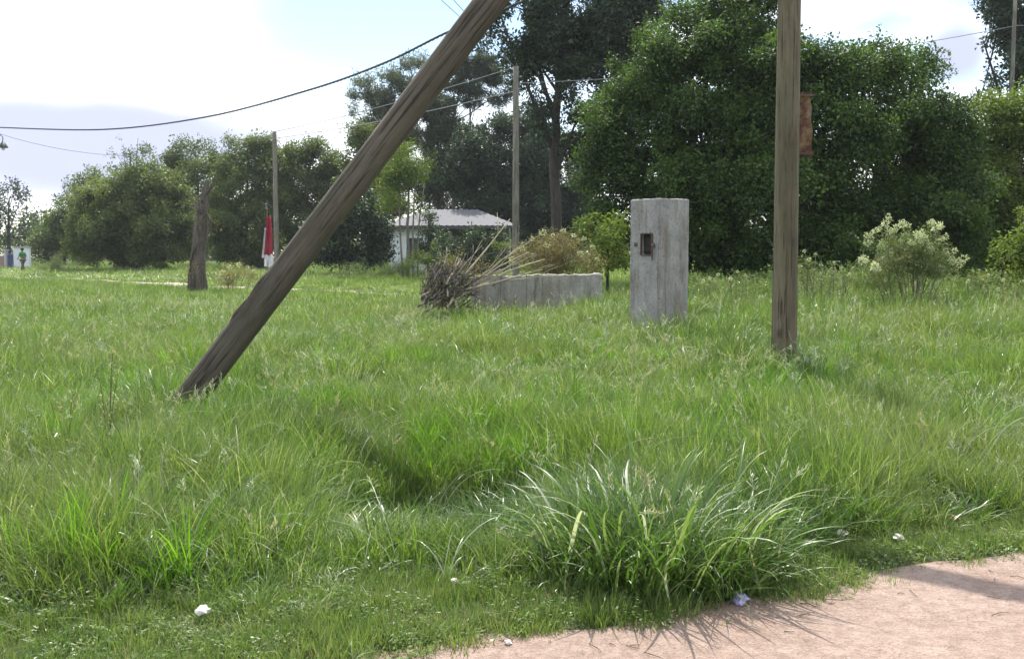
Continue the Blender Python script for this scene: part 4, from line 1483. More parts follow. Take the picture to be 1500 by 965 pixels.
def pillar():
    Y = 14.3
    # near corner seen at x=968
    cx, zt = at(967, 290, Y)
    side = 0.62
    ang = math.radians(45 - 0.0) + math.atan2(cx, Y) * -1
    base = Vector((cx, Y, 0))
    g0 = gz(cx, Y + .4)
    H = zt - g0
    # local frame: corner at origin, u to the left-back, v to the right-back
    u = Vector((-math.cos(ang), math.sin(ang), 0))
    v = Vector((math.sin(ang), math.cos(ang), 0))
    view = Vector((cx, Y, 0)).normalized()
    rt = Vector((view.y, -view.x, 0))
    u = (-rt + view).normalized()
    v = (rt * .97 + view).normalized()
    e = empty('concrete_pillar', Vector((cx, Y, g0)) + (u + v) * side / 2, 'grey concrete meter pillar with a small dark square opening, in the tall grass', 'pillar')
    org = Vector((cx, Y, g0)) - e.location
    bm = bmesh.new()
    # hollow-faced box: grid on the left (u) face with the opening left out
    a0, a1 = 0.10 / .62, 0.27 / .62     # opening along u from the corner, fraction
    xo0 = (967 - 955) / 47.0 * side
    xo1 = (967 - 939) / 47.0 * side
    zo0 = at(950, 373, Y + .2)[1] - g0
    zo1 = at(950, 343, Y + .2)[1] - g0
    us = [0, xo0, xo1, side]
    zs = [-0.3, zo0, zo1, H]

    def vv(a, b_, z):
        return bm.verts.new(org + u * a + v * b_ + Vector((0, 0, z)))
    gv = [[vv(a, 0, z) for a in us] for z in zs]
    for j in range(3):
        for i in range(3):
            if i == 1 and j == 1: continue
            bm.faces.new((gv[j][i], gv[j + 1][i], gv[j + 1][i + 1], gv[j][i + 1]))
    dp = 0.16
    iv = [vv(us[i], dp, zs[j]) for j, i in ((1, 1), (2, 1), (2, 2), (1, 2))]
    ov = [gv[1][1], gv[2][1], gv[2][2], gv[1][2]]
    for k in range(4):
        bm.faces.new((ov[k], iv[k], iv[(k + 1) % 4], ov[(k + 1) % 4]))
    bm.faces.new(iv)
    b2 = [vv(0, side, -0.3), vv(0, side, H), vv(side, side, -0.3), vv(side, side, H)]
    bm.faces.new([gv[0][0], b2[0], b2[1], gv[3][0], gv[2][0], gv[1][0]])
    bm.faces.new([gv[0][3], gv[1][3], gv[2][3], gv[3][3], b2[3], b2[2]])
    bm.faces.new([b2[0], b2[2], b2[3], b2[1]])
    bm.faces.new([gv[3][0], b2[1], b2[3], gv[3][3], gv[3][2], gv[3][1]])
    bmesh.ops.recalc_face_normals(bm, faces=bm.faces)
    me = bpy.data.meshes.new('shaft')
    bm.to_mesh(me)
    o = link('shaft', me, M['concrete'], e)
    bv = o.modifiers.new('worn', 'BEVEL'); bv.width = 0.022; bv.segments = 2; bv.limit_method = 'ANGLE'
    rough(o, 5, .02)
    # things of metal round the opening
    mb = MB()
    Mx = Matrix((u, v, Vector((0, 0, 1)))).transposed()

    def P(a, b_, z): return org + u * a + v * b_ + Vector((0, 0, z))
    w_ = 0.012
    zc, hh = (zo0 + zo1) / 2, zo1 - zo0
    mb.box(P(xo0 - w_ / 2, -.004, zc), (w_, .03, hh + 2 * w_), Mx)
    mb.box(P(xo1 + w_ / 2, -.004, zc), (w_, .03, hh + 2 * w_), Mx)
    mb.box(P((xo0 + xo1) / 2, -.006, zo1 + w_ / 2), (xo1 - xo0, .03, w_), Mx)
    mb.box(P((xo0 + xo1) / 2, -.006, zo0 - w_ / 2), (xo1 - xo0, .03, w_), Mx)
    mb.build('meter_frame', M['iron'], e)
    mb = MB()
    mb.box(P((xo0 + xo1) / 2, .055, zc), (xo1 - xo0 + .03, .02, hh + .03), Mx)  # dark panel closes the opening; the recess's shade is put in its colour
    mb.box(P((xo0 + xo1) / 2, .035, zc - hh * .25), ((xo1 - xo0) * .6, .03, hh * .2), Mx)
    mb.build('opening_shade_panel', M['hole_shade'], e)
    mb = MB()
    mb.tube([P(xo0 - .05, -.02, zo0 + .16), P(xo0 - .06, -.05, zo0 + .12), P(xo0 - .045, -.04, zo0 + .02), P(xo0 - .03, -.02, zo0 - .08)], [.02, .018, .014, .008], 7)
    mb.tube([P(xo0 - .03, .0, zo0 + .14), P(xo0 - .075, -.035, zo0 + .13)], [.022, .02], 7)
    mb.build('bent_hinge', M['iron'], e)
    mb = MB()
    mb.tube([P(xo1 + .12, .0, zc), P(xo1 + .12, -.015, zc)], [.035, .03], 12)
    mb.build('screw_cap', M['iron'], e)
    KEEP_OUT.append((e.location.x, e.location.y, 0.42))
    return e


def low_wall():
    Y = 20.0
    e0 = atv(771, 402, Y)
    e1 = atv(882, 401, Y + .15)
    g0 = gz(e0.x, Y)
    # left part turns away
    e2 = atv(690, 404, Y + .9)
    wl = empty('low_wall', (e0.x, Y, g0), 'low stained concrete wall in the grass behind the heap of branches', 'wall')
    def slab(a, b_, h0, h1, th, name, mt):
        a, b_ = Vector(a), Vector(b_)
        d = (b_ - a); d.z = 0
        ln = d.length; d.normalize()
        n = Vector((-d.y, d.x, 0))
        if n.y < 0: n = -n
        mb = MB()
        k = 14
        for i in range(k + 1):
            t = i / k
            h = h0 + (h1 - h0) * t + random.uniform(-.018, .018)
            p = a + d * ln * t - wl.location
            p.z = 0
            for q, zz in ((0, -.3), (0, h - .015), (.02, h), (th - .02, h + .005), (th, h - .02), (th, -.3)):
                mb.V.append(tuple(p + n * q + Vector((0, 0, zz))))
        for i in range(k):
            for q in range(5):
                s = i * 6 + q
                mb.F.append((s, s + 6, s + 7, s + 1))
        mb.F.append(tuple(range(6)))
        mb.F.append(tuple(reversed(range(k * 6, k * 6 + 6))))
        o_ = mb.build(name, mt, wl)
        rough(o_, 3)
        return o_
    slab(e0 + Vector((.01, 0, 0)), e1, e0.z - g0, e1.z - g0, .16, 'front_slab', M['concrete2'])
    slab(e2, e0 - Vector((.01, 0, 0)), e2.z - g0, e0.z - g0 - .02, .16, 'side_slab', M['concrete2'])
    slab(e1 + Vector((.0, .17, 0)), e1 + Vector((.10, 1.6, 0)), e1.z - g0, e1.z - g0 - .03, .16, 'return_slab', M['concrete2'])


# ------------------------------------------------------------------ brush heap
def brush_pile():
    Y = 18.9
    c = atv(660, 440, Y)
    o = Vector((c.x, Y, gz(c.x, Y)))
    e = empty('brush_pile', o, 'heap of cut dead branches lying in front of the low wall', 'brush pile')
    r = random.Random(5)

    def branch(a, b_, r0, mt, side=2, wig=.06):
        a, b_ = Vector(a), Vector(b_)
        ln = (b_ - a).length
        mid = a.lerp(b_, .5) + Vector((r.uniform(-wig, wig), r.uniform(-wig, wig), r.uniform(-.2, 1) * wig)) * ln
        pts = bez(a, mid, b_, 7)
        pts = [p + Vector((r.uniform(-1, 1), r.uniform(-1, 1), r.uniform(-1, 1))) * ln * .012 for p in pts]
        mb = MB()
        mb.tube(pts, [max(.004, r0 * (1 - .7 * i / 6)) for i in range(7)], 5, jitter=.1)
        for k in range(side):
            s = pts[r.randint(2, 5)]
            d = (b_ - a).normalized() + Vector((r.uniform(-1, 1), r.uniform(-1, 1), r.uniform(-.4, 1))) * .7
            t = s + d * ln * r.uniform(.12, .3)
            mb.tube([s, s.lerp(t, .5) + Vector((0, 0, .03)), t], [r0 * .4, r0 * .3, .003], 4)
        local(mb, o)
        return mb.build('branch', M[mt], e, True)
    # the ones the photograph shows clearly
    for (x0, y0, x1, y1, r0, mt) in [
        (620, 455, 800, 378, .036, 'stickpale'), (640, 452, 745, 322, .026, 'stickpale'), (632, 445, 705, 360, .022, 'stick'), (690, 425, 795, 395, .022, 'stickpale'), (650, 440, 775, 368, .022, 'stickpale'), (665, 430, 815, 402, .018, 'stickpale'), (690, 415, 780, 352, .013, 'stickpale'),
        (625, 440, 660, 398, .03, 'stick'), (618, 438, 640, 385, .035, 'stickdark'), (640, 445, 680, 402, .03, 'stick'), (705, 400, 708, 362, .014, 'stickdark'),
        (680, 395, 668, 365, .018, 'stick'), (650, 395, 655, 362, .02, 'stick'), (665, 405, 682, 372, .02, 'stick'), (610, 450, 700, 408, .028, 'stick'),
        (640, 400, 700, 405, .03, 'stickdark'), (655, 412, 770, 402, .022, 'stick'), (700, 410, 760, 340, .012, 'stick'), (645, 385, 625, 420, .03, 'stickdark'),
        (720, 418, 810, 390, .014, 'stick'), (690, 412, 790, 372, .016, 'stick')]:
        branch(atv(x0, y0, Y + r.uniform(-.25, .25)), atv(x1, y1, Y + r.uniform(-.1, .5)), r0, mt)
    mb = MB()
    for k in range(260):
        x0 = r.uniform(615, 682); y0 = r.uniform(402, 452)
        a = r.gauss(-.8, .7); l = r.uniform(12, 45)
        p, q = atv(x0, y0, Y + r.uniform(-.4, .7)), atv(x0 + l * math.cos(a), max(385, y0 + l * math.sin(a)), Y + r.uniform(-.4, .7))
        md = p.lerp(q, .5) + Vector((r.uniform(-.05, .05), r.uniform(-.05, .05), r.uniform(-.03, .06)))
        mb.tube([p - o, md - o, q - o], [.008, .006, .003], 4)
    tag(mb.build('twigs', M['stickdark'], e), kind='stuff')
    for k in range(40):
        x0 = r.uniform(615, 672); y0 = r.uniform(412, 452)
        a = r.gauss(-.75, .5)
        l = r.uniform(22, 52)
        branch(atv(x0, y0, Y + r.uniform(-.5, .6)), atv(min(790, x0 + l * math.cos(a)), max(365, y0 + l * math.sin(a)), Y + r.uniform(-.4, .6)),
               r.uniform(.010, .026), r.choice(['stick', 'stickdark', 'stickdark']), side=3)


# ------------------------------------------------------------------ weeds with flowers
def fluff_mesh(seed):
    r = np.random.default_rng(seed)
    V, Fc = [], []
    for i in range(46):
        p = r.normal(size=3); p /= np.linalg.norm(p)
        q = p * .045 * r.uniform(.4, 1)
        leaf_quad(V, Fc, q, p + r.normal(size=3) * .5, r.normal(size=3), .035, .014)
    me = bpy.data.meshes.new('flower_head')
    me.from_pydata(V, [], Fc)
    me.materials.append(LM['fluff'])
    return me


FLUFF = [fluff_mesh(i) for i in range(4)]


def weed(name, label, cat, Y, tips, foot, kind='weed', leaf_r=0.16, dens=2.0, heads=1, seed=1, group=None, hs=1.0, fill=(), spread=.10):
    """tips: pixel positions of the stem tips"""
    r = random.Random(seed)
    fx = at(foot, 420, Y)[0]
    o = Vector((fx, Y, gz(fx, Y)))
    e = empty(name, o, label, cat, group)
    mb = MB()
    blobs = []
    for (px, py) in tips:
        tip = atv(px, py, Y + r.uniform(-.5, .5))
        a = o + Vector((r.uniform(-.15, .15) + (tip.x - o.x) * .35, r.uniform(-.15, .15), -.02))
        pts = bez(a, Vector((a.x * .5 + tip.x * .5, a.y, a.z + (tip.z - a.z) * .7)), tip, 9)
        mb.tube([p - o for p in pts], [.011 * (1 - .08 * i) for i in range(9)], 5)
        for p in pts[4:-1]:
            blobs.append((p, leaf_r * r.uniform(.7, 1.2)))
        for h in range(heads):
            m = FLUFF[r.randrange(4)]
            f = bpy.data.objects.new('flower_head', m)
            C.objects.link(f)
            f.parent = e
            f.location = tip - o + Vector((r.uniform(-1, 1), r.uniform(-1, 1), r.uniform(-.8, .6))) * spread * (h > 0)
            s = hs * r.uniform(.8, 1.5)
            f.scale = (s, s, s * .8)
            f.rotation_euler = (r.uniform(0, 3), r.uniform(0, 3), 0)
    for (px, py, rp) in fill:
        blobs.append((atv(px, py, Y + r.uniform(-.3, .3)), rp * Y / F))
    mb.build('stem', M['barkpale'], e)
    crown(e, o, blobs, kind, .62, dens, -0.3, seed * 7 + 300, name='foliage', shell=.1)
    return e


def weeds():
    weed('flowering_shrub', 'tall cream flowered shrub standing against the dark trees at right', 'shrub', 17.5,
         [(1303, 322), (1310, 335), (1288, 335), (1275, 350), (1330, 330), (1345, 342), (1362, 328), (1372, 335), (1352, 350), (1380, 350), (1295, 355), (1320, 352), (1340, 360),
          (1268, 382), (1365, 365), (1388, 372), (1395, 378), (1404, 382), (1300, 375), (1328, 378), (1355, 385), (1380, 395), (1283, 390)],
         1335, heads=3, seed=31, hs=1.05, leaf_r=.2, dens=3.0, spread=.11, fill=[(1320, 375, 30), (1350, 380, 28), (1300, 385, 24), (1380, 392, 22), (1335, 395, 30), (1335, 360, 24), (1290, 402, 24), (1320, 408, 24), (1355, 405, 24), (1385, 408, 22), (1410, 400, 18), (1270, 408, 16)])
    G = 'pale tufted weeds in front of the dark trees'
    spec = [((1178, 368), (1185, 380), (1195, 372), (1172, 390), (1203, 388)), ((1222, 384), (1232, 392), (1215, 396), (1244, 402)),
            ((1425, 396), (1438, 408), (1418, 412), (1448, 402)), ((1470, 410), (1485, 418), (1462, 424), (1497, 412)),
            ((1080, 398), (1092, 404), (1070, 408)), ((1040, 408), (1052, 402), (1030, 412))]
    lab = ['pale weed with cream tufts just right of the upright pole', 'small pale weed between the upright pole and the cream flowered shrub',
           'pale weed with drooping tufts just right of the cream flowered shrub', 'rightmost pale weed by the leafy bush at the edge',
           'pale weed between the concrete pillar and the upright pole', 'small pale weed just right of the concrete pillar']
    for i, s in enumerate(spec):
        weed('tufted_weed', lab[i], 'weed', 17.0 + .5 * (i % 3), s, sum(p[0] for p in s) / len(s), heads=1, seed=40 + i, group=G, hs=.5, leaf_r=.12, dens=1.6)
    weed('russet_shrub', 'russet flowering shrub rising behind the low concrete wall', 'shrub', 22.5,
         [(780, 350), (795, 340), (810, 345), (825, 338), (840, 345), (855, 350), (868, 362), (765, 365), (875, 380), (800, 360), (835, 362), (750, 380), (818, 372), (850, 372)],
         818, 'pinkweed', heads=1, seed=61, hs=1.1, leaf_r=.26, dens=3.2, fill=[(780, 385, 20), (815, 388, 22), (850, 385, 22), (745, 395, 16), (870, 395, 18), (830, 365, 20), (725, 400, 14), (795, 398, 14), (862, 404, 12), (765, 375, 20), (735, 388, 16), (800, 350, 14), (840, 352, 14)])
    weed('russet_shrub', 'small pale dead shrub growing out of the branch heap', 'shrub', 19.8,
         [(650, 372), (668, 365), (685, 372), (700, 378), (640, 385), (712, 385)], 675, 'pinkweed', heads=0, seed=62, leaf_r=.16, dens=1.2)
    weed('roadside_weed', 'scrubby weed with orange tinge right of the dead trunk', 'weed', 34,
         [(325, 400), (338, 392), (350, 388), (362, 392), (318, 408), (372, 398), (332, 410)], 345, 'pinkweed', heads=1, seed=63, hs=1.5, leaf_r=.3, dens=1.6,
         fill=[(330, 408, 12), (350, 402, 14), (368, 405, 12)])
    weed('roadside_weed', 'bushy weed at the foot of the dark bushes left of the house', 'weed', 48,
         [(500, 395), (520, 390), (545, 398), (470, 400), (565, 392), (590, 388), (615, 385)], 545, 'weed', heads=0, seed=64, leaf_r=.45, dens=1.8,
         fill=[(600, 395, 16), (620, 392, 18), (640, 398, 16), (580, 400, 12)])
    weed('roadside_weed', 'pale bushy weed beside the far person', 'weed', 66,
         [(85, 378), (95, 382), (78, 388), (105, 388), (115, 392), (60, 390)], 90, 'weed', heads=0, seed=65, leaf_r=.55, dens=1.8)
    # thin dark stemmed weeds standing over the near grass at left
    GG = 'thin dark stemmed weeds in the near grass'
    for i, (d, x, yt, lab2) in enumerate([(7.2, 152, 515, 'thin dark stemmed weed left of the foot of the leaning pole'), (7.0, 88, 560, 'short dark stemmed weed nearest the left edge')]):
        r = random.Random(i)
        foot = Vector(((x - 750) / F * d, d, 0)); foot.z = gz(foot.x, d)
        e = empty('stalky_weed', foot, lab2, 'weed', GG)
        mb = MB()
        b2 = []
        for k in range(4):
            t = atv(x + r.uniform(-18, 28), yt + r.uniform(0, 40), d + r.uniform(-.1, .1)) - foot
            pts = bez((r.uniform(-.03, .03), 0, -.02), (t.x * .3, 0, t.z * .6), t, 9)
            mb.tube(pts, [.0035 * (1 - .07 * j) for j in range(9)], 4)
            for p in pts[3:]:
                for q in range(3):
                    b2.append(p + Vector((r.uniform(-1, 1), r.uniform(-1, 1), r.uniform(-1, 1))) * .02)
        mb.build('stem', M['stickdark'], e)
        mb = MB()
        for p in b2:
            dv = Vector((r.uniform(-1, 1), r.uniform(-1, 1), r.uniform(0, 1))) * .03
            sd = dv.cross(Vector((0, 0, 1))).normalized() * .006
            mb.add([p, p + dv * .5 + sd, p + dv, p + dv * .5 - sd], [(0, 1, 2, 3)])
        mb.build('seed_husks', M['brownleaf'], e)


# ------------------------------------------------------------------ the big clump of broad grass by the road
def big_clump():
    cx, cy = at(958, 860, 4.55)[0], 4.60
    o = Vector((cx, cy, gz(cx, cy)))
    e = empty('grass_clump', o, 'large arching clump of broad bladed grass beside the dirt road', 'grass clump')
    r = np.random.default_rng(91)
    protos_ = []
    for j in range(16):
        V, Fc = [], []
        h = r.uniform(.45, .85)
        ln, dr = r.uniform(.02, .3), r.uniform(.6, 1.7)
        w = r.uniform(.014, .027)
        ang, px, pz = ln, 0, 0
        seg = 9
        for k in range(seg + 1):
            t = k / seg
            ww = w * min(1, .45 + 2.0 * t) * (1 - t ** 2.2) + .0006
            # folded along the midrib
            fold = ww * .22
            V += [(px, -ww / 2, pz + fold), (px, 0, pz), (px, ww / 2, pz + fold)]
            px += math.sin(ang) * h / seg; pz += math.cos(ang) * h / seg
            ang += dr / seg * (.4 + 1.4 * t)
        for k in range(seg):
            b = 3 * k
            Fc += [(b, b + 1, b + 4, b + 3), (b + 1, b + 2, b + 5, b + 4)]
        me = bpy.data.meshes.new('leaf')
        me.from_pydata(V, [], Fc)
        me.materials.append(GR['broad'] if j % 5 else GR['silver'])
        me.polygons.foreach_set('use_smooth', np.ones(len(me.polygons), dtype=bool))
        protos_.append(me)
    for i in range(295):
        a = r.uniform(0, 6.283)
        q = .38 * math.sqrt(r.uniform(0, 1))
        f = bpy.data.objects.new('leaf', protos_[r.integers(0, 16)])
        C.objects.link(f)
        f.parent = e
        f.location = (q * math.cos(a) * 1.35, q * math.sin(a) * 1.0, 0.0)
        s = r.uniform(.5, .95)
        f.scale = (s, s, s)
        f.rotation_euler = (r.normal(0, .18), r.normal(.02, .14) + .3 * q, a + r.normal(0, .6))
    # finer filling blades
    n = 110
    a = r.uniform(0, 6.283, n); q = .44 * np.sqrt(r.uniform(0, 1, n))
    P = np.stack([q * np.cos(a) * 1.3, q * np.sin(a) * .8, np.zeros(n)], 1)
    S = np.ones((n, 3)) * r.uniform(.7, 1.2, n)[:, None]
    R = np.stack([r.normal(0, .2, n), r.normal(0, .2, n), r.uniform(0, 6.28, n)], 1)
    tag(scatter('fine_blades', P, R, S, 'g_broad', P_broad, e), kind='stuff')
    n = 9
    a = r.uniform(0, 6.283, n); q = .4 * np.sqrt(r.uniform(0, 1, n))
    P = np.stack([q * np.cos(a) * 1.3, q * np.sin(a) * .8, np.zeros(n)], 1)
    S = np.ones((n, 3)) * r.uniform(.85, 1.2, n)[:, None]
    R = np.stack([r.normal(0, .3, n), r.normal(0, .3, n), r.uniform(0, 6.28, n)], 1)
    tag(scatter('seed_heads', P, R, S, 'seed', P_seed, e), kind='stuff')


# ------------------------------------------------------------------ house
def house():
    Y = 62
    gx0, gx1 = at(572, 400, Y)[0], at(748, 400, Y)[0]
    z_e = at(700, 331, Y)[1]
    z_r = at(700, 304, Y)[1]
    x_r1 = at(697, 304, Y)[0]
    x_e1 = at(759, 331, Y)[0]
    x0 = at(560, 331, Y)[0]
    g0 = gz(-3, Y)
    o = Vector(((gx0 + gx1) / 2, Y, g0))
    e = empty('house', o, 'low white house with a lilac grey hipped roof behind the trees', 'house')
    z_e -= g0; z_r -= g0
    D = 7.0
    X = lambda v: v - o.x
    # roof: hip at both ends, a slab with thickness and corrugation
    mb = MB()
    xl, xr = X(x0), X(x_e1)
    rl_, rr_ = xl + (x_e1 - x_r1), X(x_r1)
    n = 48
    eave = [(xl + (xr - xl) * i / n) for i in range(n + 1)]
    for i, x in enumerate(eave):
        k = .035 * (i % 2)
        # ridge height above this x
        t = min(1, (x - xl) / (rl_ - xl), (xr - x) / (xr - rr_))
        t = max(0, t)
        mb.V.append((x, -.5, z_e + k))
        mb.V.append((x, -.5 + (D / 2 + .5) * t, z_e + (z_r - z_e) * t + k))
    for i in range(n):
        mb.F.append((2 * i, 2 * i + 2, 2 * i + 3, 2 * i + 1))
    b = len(mb.V)
    mb.V += [(xl, -.5, z_e), (xl, D + .5, z_e), (xr, -.5, z_e), (xr, D + .5, z_e), (rl_, D / 2, z_r), (rr_, D / 2, z_r)]
    mb.F += [(b, b + 4, b + 1), (b + 2, b + 3, b + 5), (b + 1, b + 4, b + 5, b + 3)]
    mb.build('roof', M['roof'], e)
    mb = MB()
    mb.box(((xl + xr) / 2, -.46, z_e - .09), (xr - xl, .06, .18))
    mb.build('fascia', plain('dark_fascia', (.06, .06, .065)), e)
    # walls: back and sides, front with veranda recess on the right half
    mb = MB()
    a, c = X(gx0), X(gx1)
    mid = X(at(640, 400, Y)[0])
    h = z_e - .15
    mb.box((a + .1, D / 2, h / 2), (.2, D, h))
    mb.box((c - .1, D / 2 + .8, h / 2), (.2, D - 1.6, h))
    mb.box(((a + c) / 2, D - .1, h / 2), (c - a - .42, .2, h))
    mb.box(((a + mid) / 2 + .1, .1, h - .3), (mid - a - .22, .2, .6))
    mb.box(((a + mid) / 2 + .1, .1, .5), (mid - a - .22, .2, 1.0))
    w0, w1 = a + (mid - a) * .38, a + (mid - a) * .68
    mb.box(((a + .2 + w0) / 2, .1, (h + .4) / 2), (w0 - a - .2, .2, h - .6 - 1.0))
    mb.box(((mid + w1) / 2, .1, (h + .4) / 2), (mid - w1, .2, h - 1.6))
    mb.box((mid + .1, .9, h / 2), (.2, 1.8, h))
    mb.build('wall', M['white'], e)
    mb = MB()
    mb.box(((mid + c) / 2 + .1, 1.7, h / 2), (c - mid - .42, .2, h))
    mb.build('veranda_wall', plain('shaded_brown_veranda', (.11, .085, .065)), e)  # brownish wall, darkened so its colour carries the veranda's shade
    wn = MB()
    wn.box(((w0 + w1) / 2, .14, (h + .4) / 2), (w1 - w0, .05, h - 1.6))
    wn.build('window', plain('dark_glass', (.04, .05, .06), .15), e)
    dr = MB()
    dr.box(((mid + c) / 2 - .4, 1.57, 1.05), (.9, .06, 2.1))
    dr.build('door', plain('brown_door', (.12, .07, .04)), e)
    for f in (.15, .55, .95):
        p = MB()
        x = mid + .2 + (c - mid - .4) * f
        p.box((x, -.2, h / 2), (.14, .14, h))
        p.build('veranda_post', M['barkpale'], e)
    fl = MB()
    fl.box(((mid + c) / 2, .6, .06), (c - mid, 2.0, .12))
    fl.build('veranda_floor', M['concrete2'], e)


def left_far():
    # white yard wall with gate, far left
    Y = 78
    def bx(name, x0, x1, y0, th, mt, label, cat, dy=0, gate=False):
        a, b_ = at(x0, y0, Y)[0], at(x1, y0, Y)[0]
        zt = at(x0, y0, Y)[1]
        g0 = gz(a, Y)
        e = empty(name, ((a + b_) / 2, Y + dy, g0), label, cat)
        mb = MB()
        mb.box((0, 0, (zt - g0) / 2 - .1), (b_ - a, th, zt - g0 + .2))
        o = mb.build('body' if not gate else 'leaf', mt, e)
        bv = o.modifiers.new('b', 'BEVEL'); bv.width = .03
        return e, (b_ - a), zt - g0
    e, w, h = bx('yard_wall', 20, 44, 363, .25, M['white'], 'white garden wall behind the far person', 'wall')
    mb = MB(); mb.box((0, 0, h + .04), (w + .1, .36, .09)); mb.build('coping', M['greypillar'], e)
    e, w, h = bx('gate', 11, 19.5, 372, .08, M['blue'], 'dark blue gate beside the white garden wall', 'gate', .1, True)
    for k in (-.3, 0, .3):
        mb = MB(); mb.box((k * w, -.055, h / 2), (.05, .03, h * .9)); mb.build('bar', M['blue'], e)
    e, w, h = bx('gate_pillar', 6.5, 10.5, 367, .35, M['greypillar'], 'pale grey gate pillar left of the blue gate', 'pillar')
    mb = MB(); mb.box((0, 0, h + .04), (w + .1, .45, .1)); mb.build('cap', M['greypillar'], e)
    e, w, h = bx('yard_wall', -60, 6, 376, .2, plain('brick_brown', (.3, .2, .16)), 'reddish low wall at the far left edge', 'wall')
    mb = MB(); mb.box((0, 0, h + .03), (w, .28, .06)); mb.build('coping', M['greypillar'], e)

    # far person, walking
    Yp = 70
    px, _ = at(34, 400, Yp)
    g0 = gz(px, Yp)
    e = empty('person', (px, Yp, g0), 'far person in a green shirt and brown trousers walking past the white wall', 'person', rz=math.radians(70))
    verts = [((0, 0, .93), .13), ((0, 0, 1.12), .12), ((0, .01, 1.33), .145), ((0, .01, 1.46), .06), ((0, .02, 1.53), .065), ((0, .03, 1.62), .10), ((0, .03, 1.70), .085),
             ((.19, 0, 1.40), .055), ((.23, -.08, 1.14), .042), ((.22, .06, .93), .033), ((.22, .10, .85), .032),
             ((-.19, 0, 1.40), .055), ((-.23, .08, 1.15), .042), ((-.22, .24, .98), .033), ((-.22, .29, .92), .032),
             ((.09, 0, .86), .085), ((.10, .16, .50), .062), ((.10, .22, .09), .042), ((.10, .36, .04), .035),
             ((-.09, 0, .86), .085), ((-.10, -.10, .48), .062), ((-.10, -.32, .14), .042), ((-.10, -.24, .04), .035)]
    edges = [(0, 1), (1, 2), (2, 3), (3, 4), (4, 5), (5, 6), (2, 7), (7, 8), (8, 9), (9, 10), (2, 11), (11, 12), (12, 13), (13, 14), (0, 15), (15, 16), (16, 17), (17, 18), (0, 19), (19, 20), (20, 21), (21, 22)]
    def skin(name, idx, mt, grow=0.0, parent=e):
        mp = {j: i for i, j in enumerate(idx)}
        me = bpy.data.meshes.new(name)
        me.from_pydata([verts[j][0] for j in idx], [(mp[a], mp[b]) for a, b in edges if a in mp and b in mp], [])
        o = link(name, me, mt, parent)
        md = o.modifiers.new('skin', 'SKIN')
        sv = me.skin_vertices[0].data
        for j in idx:
            r_ = verts[j][1] + grow
            sv[mp[j]].radius = (r_, r_)
        sv[0].use_root = True
        o.modifiers.new('sub', 'SUBSURF').levels = 1
        return o
    skin('body', list(range(23)), M['skin'])
    skin('shirt', [0, 1, 2, 7, 8, 11, 12], M['shirt'], .022)
    skin('trousers', [0, 15, 16, 17, 19, 20, 21], M['trouser'], .02)
    mb = MB()
    mb.tube([(0, .01, 1.60), (0, .01, 1.68), (0, .02, 1.75), (0, .03, 1.79)], [.105, .118, .10, .03], 12, jitter=.03)
    mb.build('hair', M['hair'], e, True)


def red_cloth():
    Y = 44
    x, zt = at(391, 316, Y)
    g0 = gz(x, Y)
    o = Vector((x, Y, g0))
    e = empty('red_flag', o, 'red cloth with a pale lower end hanging on a thin stake by the far pole', 'flag')
    mb = MB()
    mb.tube([(0, .06, -.2), (0.0, .06, zt - g0 + .7)], [.025, .018], 6)
    mb.build('stake', M['polefar'], e)
    def cloth(y0, y1, w0, w1, nm, mt, sh0, sh1):
        mb = MB()
        nj, ni = 12, 14
        z0, z1 = at(391, y0, Y)[1] - g0, at(391, y1, Y)[1] - g0
        for j in range(nj + 1):
            t = j / nj
            z = z0 + (z1 - z0) * t
            w = w0 + (w1 - w0) * t
            for i in range(ni + 1):
                s = i / ni
                mb.V.append((-w / 2 + w * s + sh0 + (sh1 - sh0) * t, .09 * math.sin(s * 13 + t * 2.5) * (.5 + .5 * t) + .04 * math.sin(s * 31 + 2), z + .03 * math.sin(s * 9)))
        for j in range(nj):
            for i in range(ni):
                a = j * (ni + 1) + i
                mb.F.append((a, a + 1, a + ni + 2, a + ni + 1))
        ob = mb.build(nm, mt, e, True)
        ob.modifiers.new('t', 'SOLIDIFY').thickness = .006
    cloth(317, 374, .20, .40, 'red_cloth', M['red'], .06, .02)
    cloth(335, 378, .05, .12, 'pale_edge', M['pale'], -.08, -.20)
    cloth(373, 391, .36, .40, 'pale_cloth', M['pale'], .02, .03)


# ------------------------------------------------------------------ litter, pebbles, stem shadows
def crumple(name, label, px, py, size, mt, seed, flat=.6):
    d = F * HCAM / (py - 368)
    x = (px - 750) / F * d
    r = random.Random(seed)
    bm = bmesh.new()
    bmesh.ops.create_icosphere(bm, subdivisions=2, radius=size)
    for v in bm.verts:
        v.co *= r.uniform(.55, 1.25)
        v.co.z = v.co.z * flat
    lo = min(v.co.z for v in bm.verts)
    for v in bm.verts: v.co.z -= lo
    me = bpy.data.meshes.new(name)
    bm.to_mesh(me)
    o = link(name, me, mt)
    s = float(road_s(x, d))
    z = gz(x, d) if s > 0 else float(road_z(x, d))
    o.location = (x, d, z + (.035 if s > .15 else .0))
    o.rotation_euler = (0, 0, r.uniform(0, 6))
    return tag(o, label, 'litter')


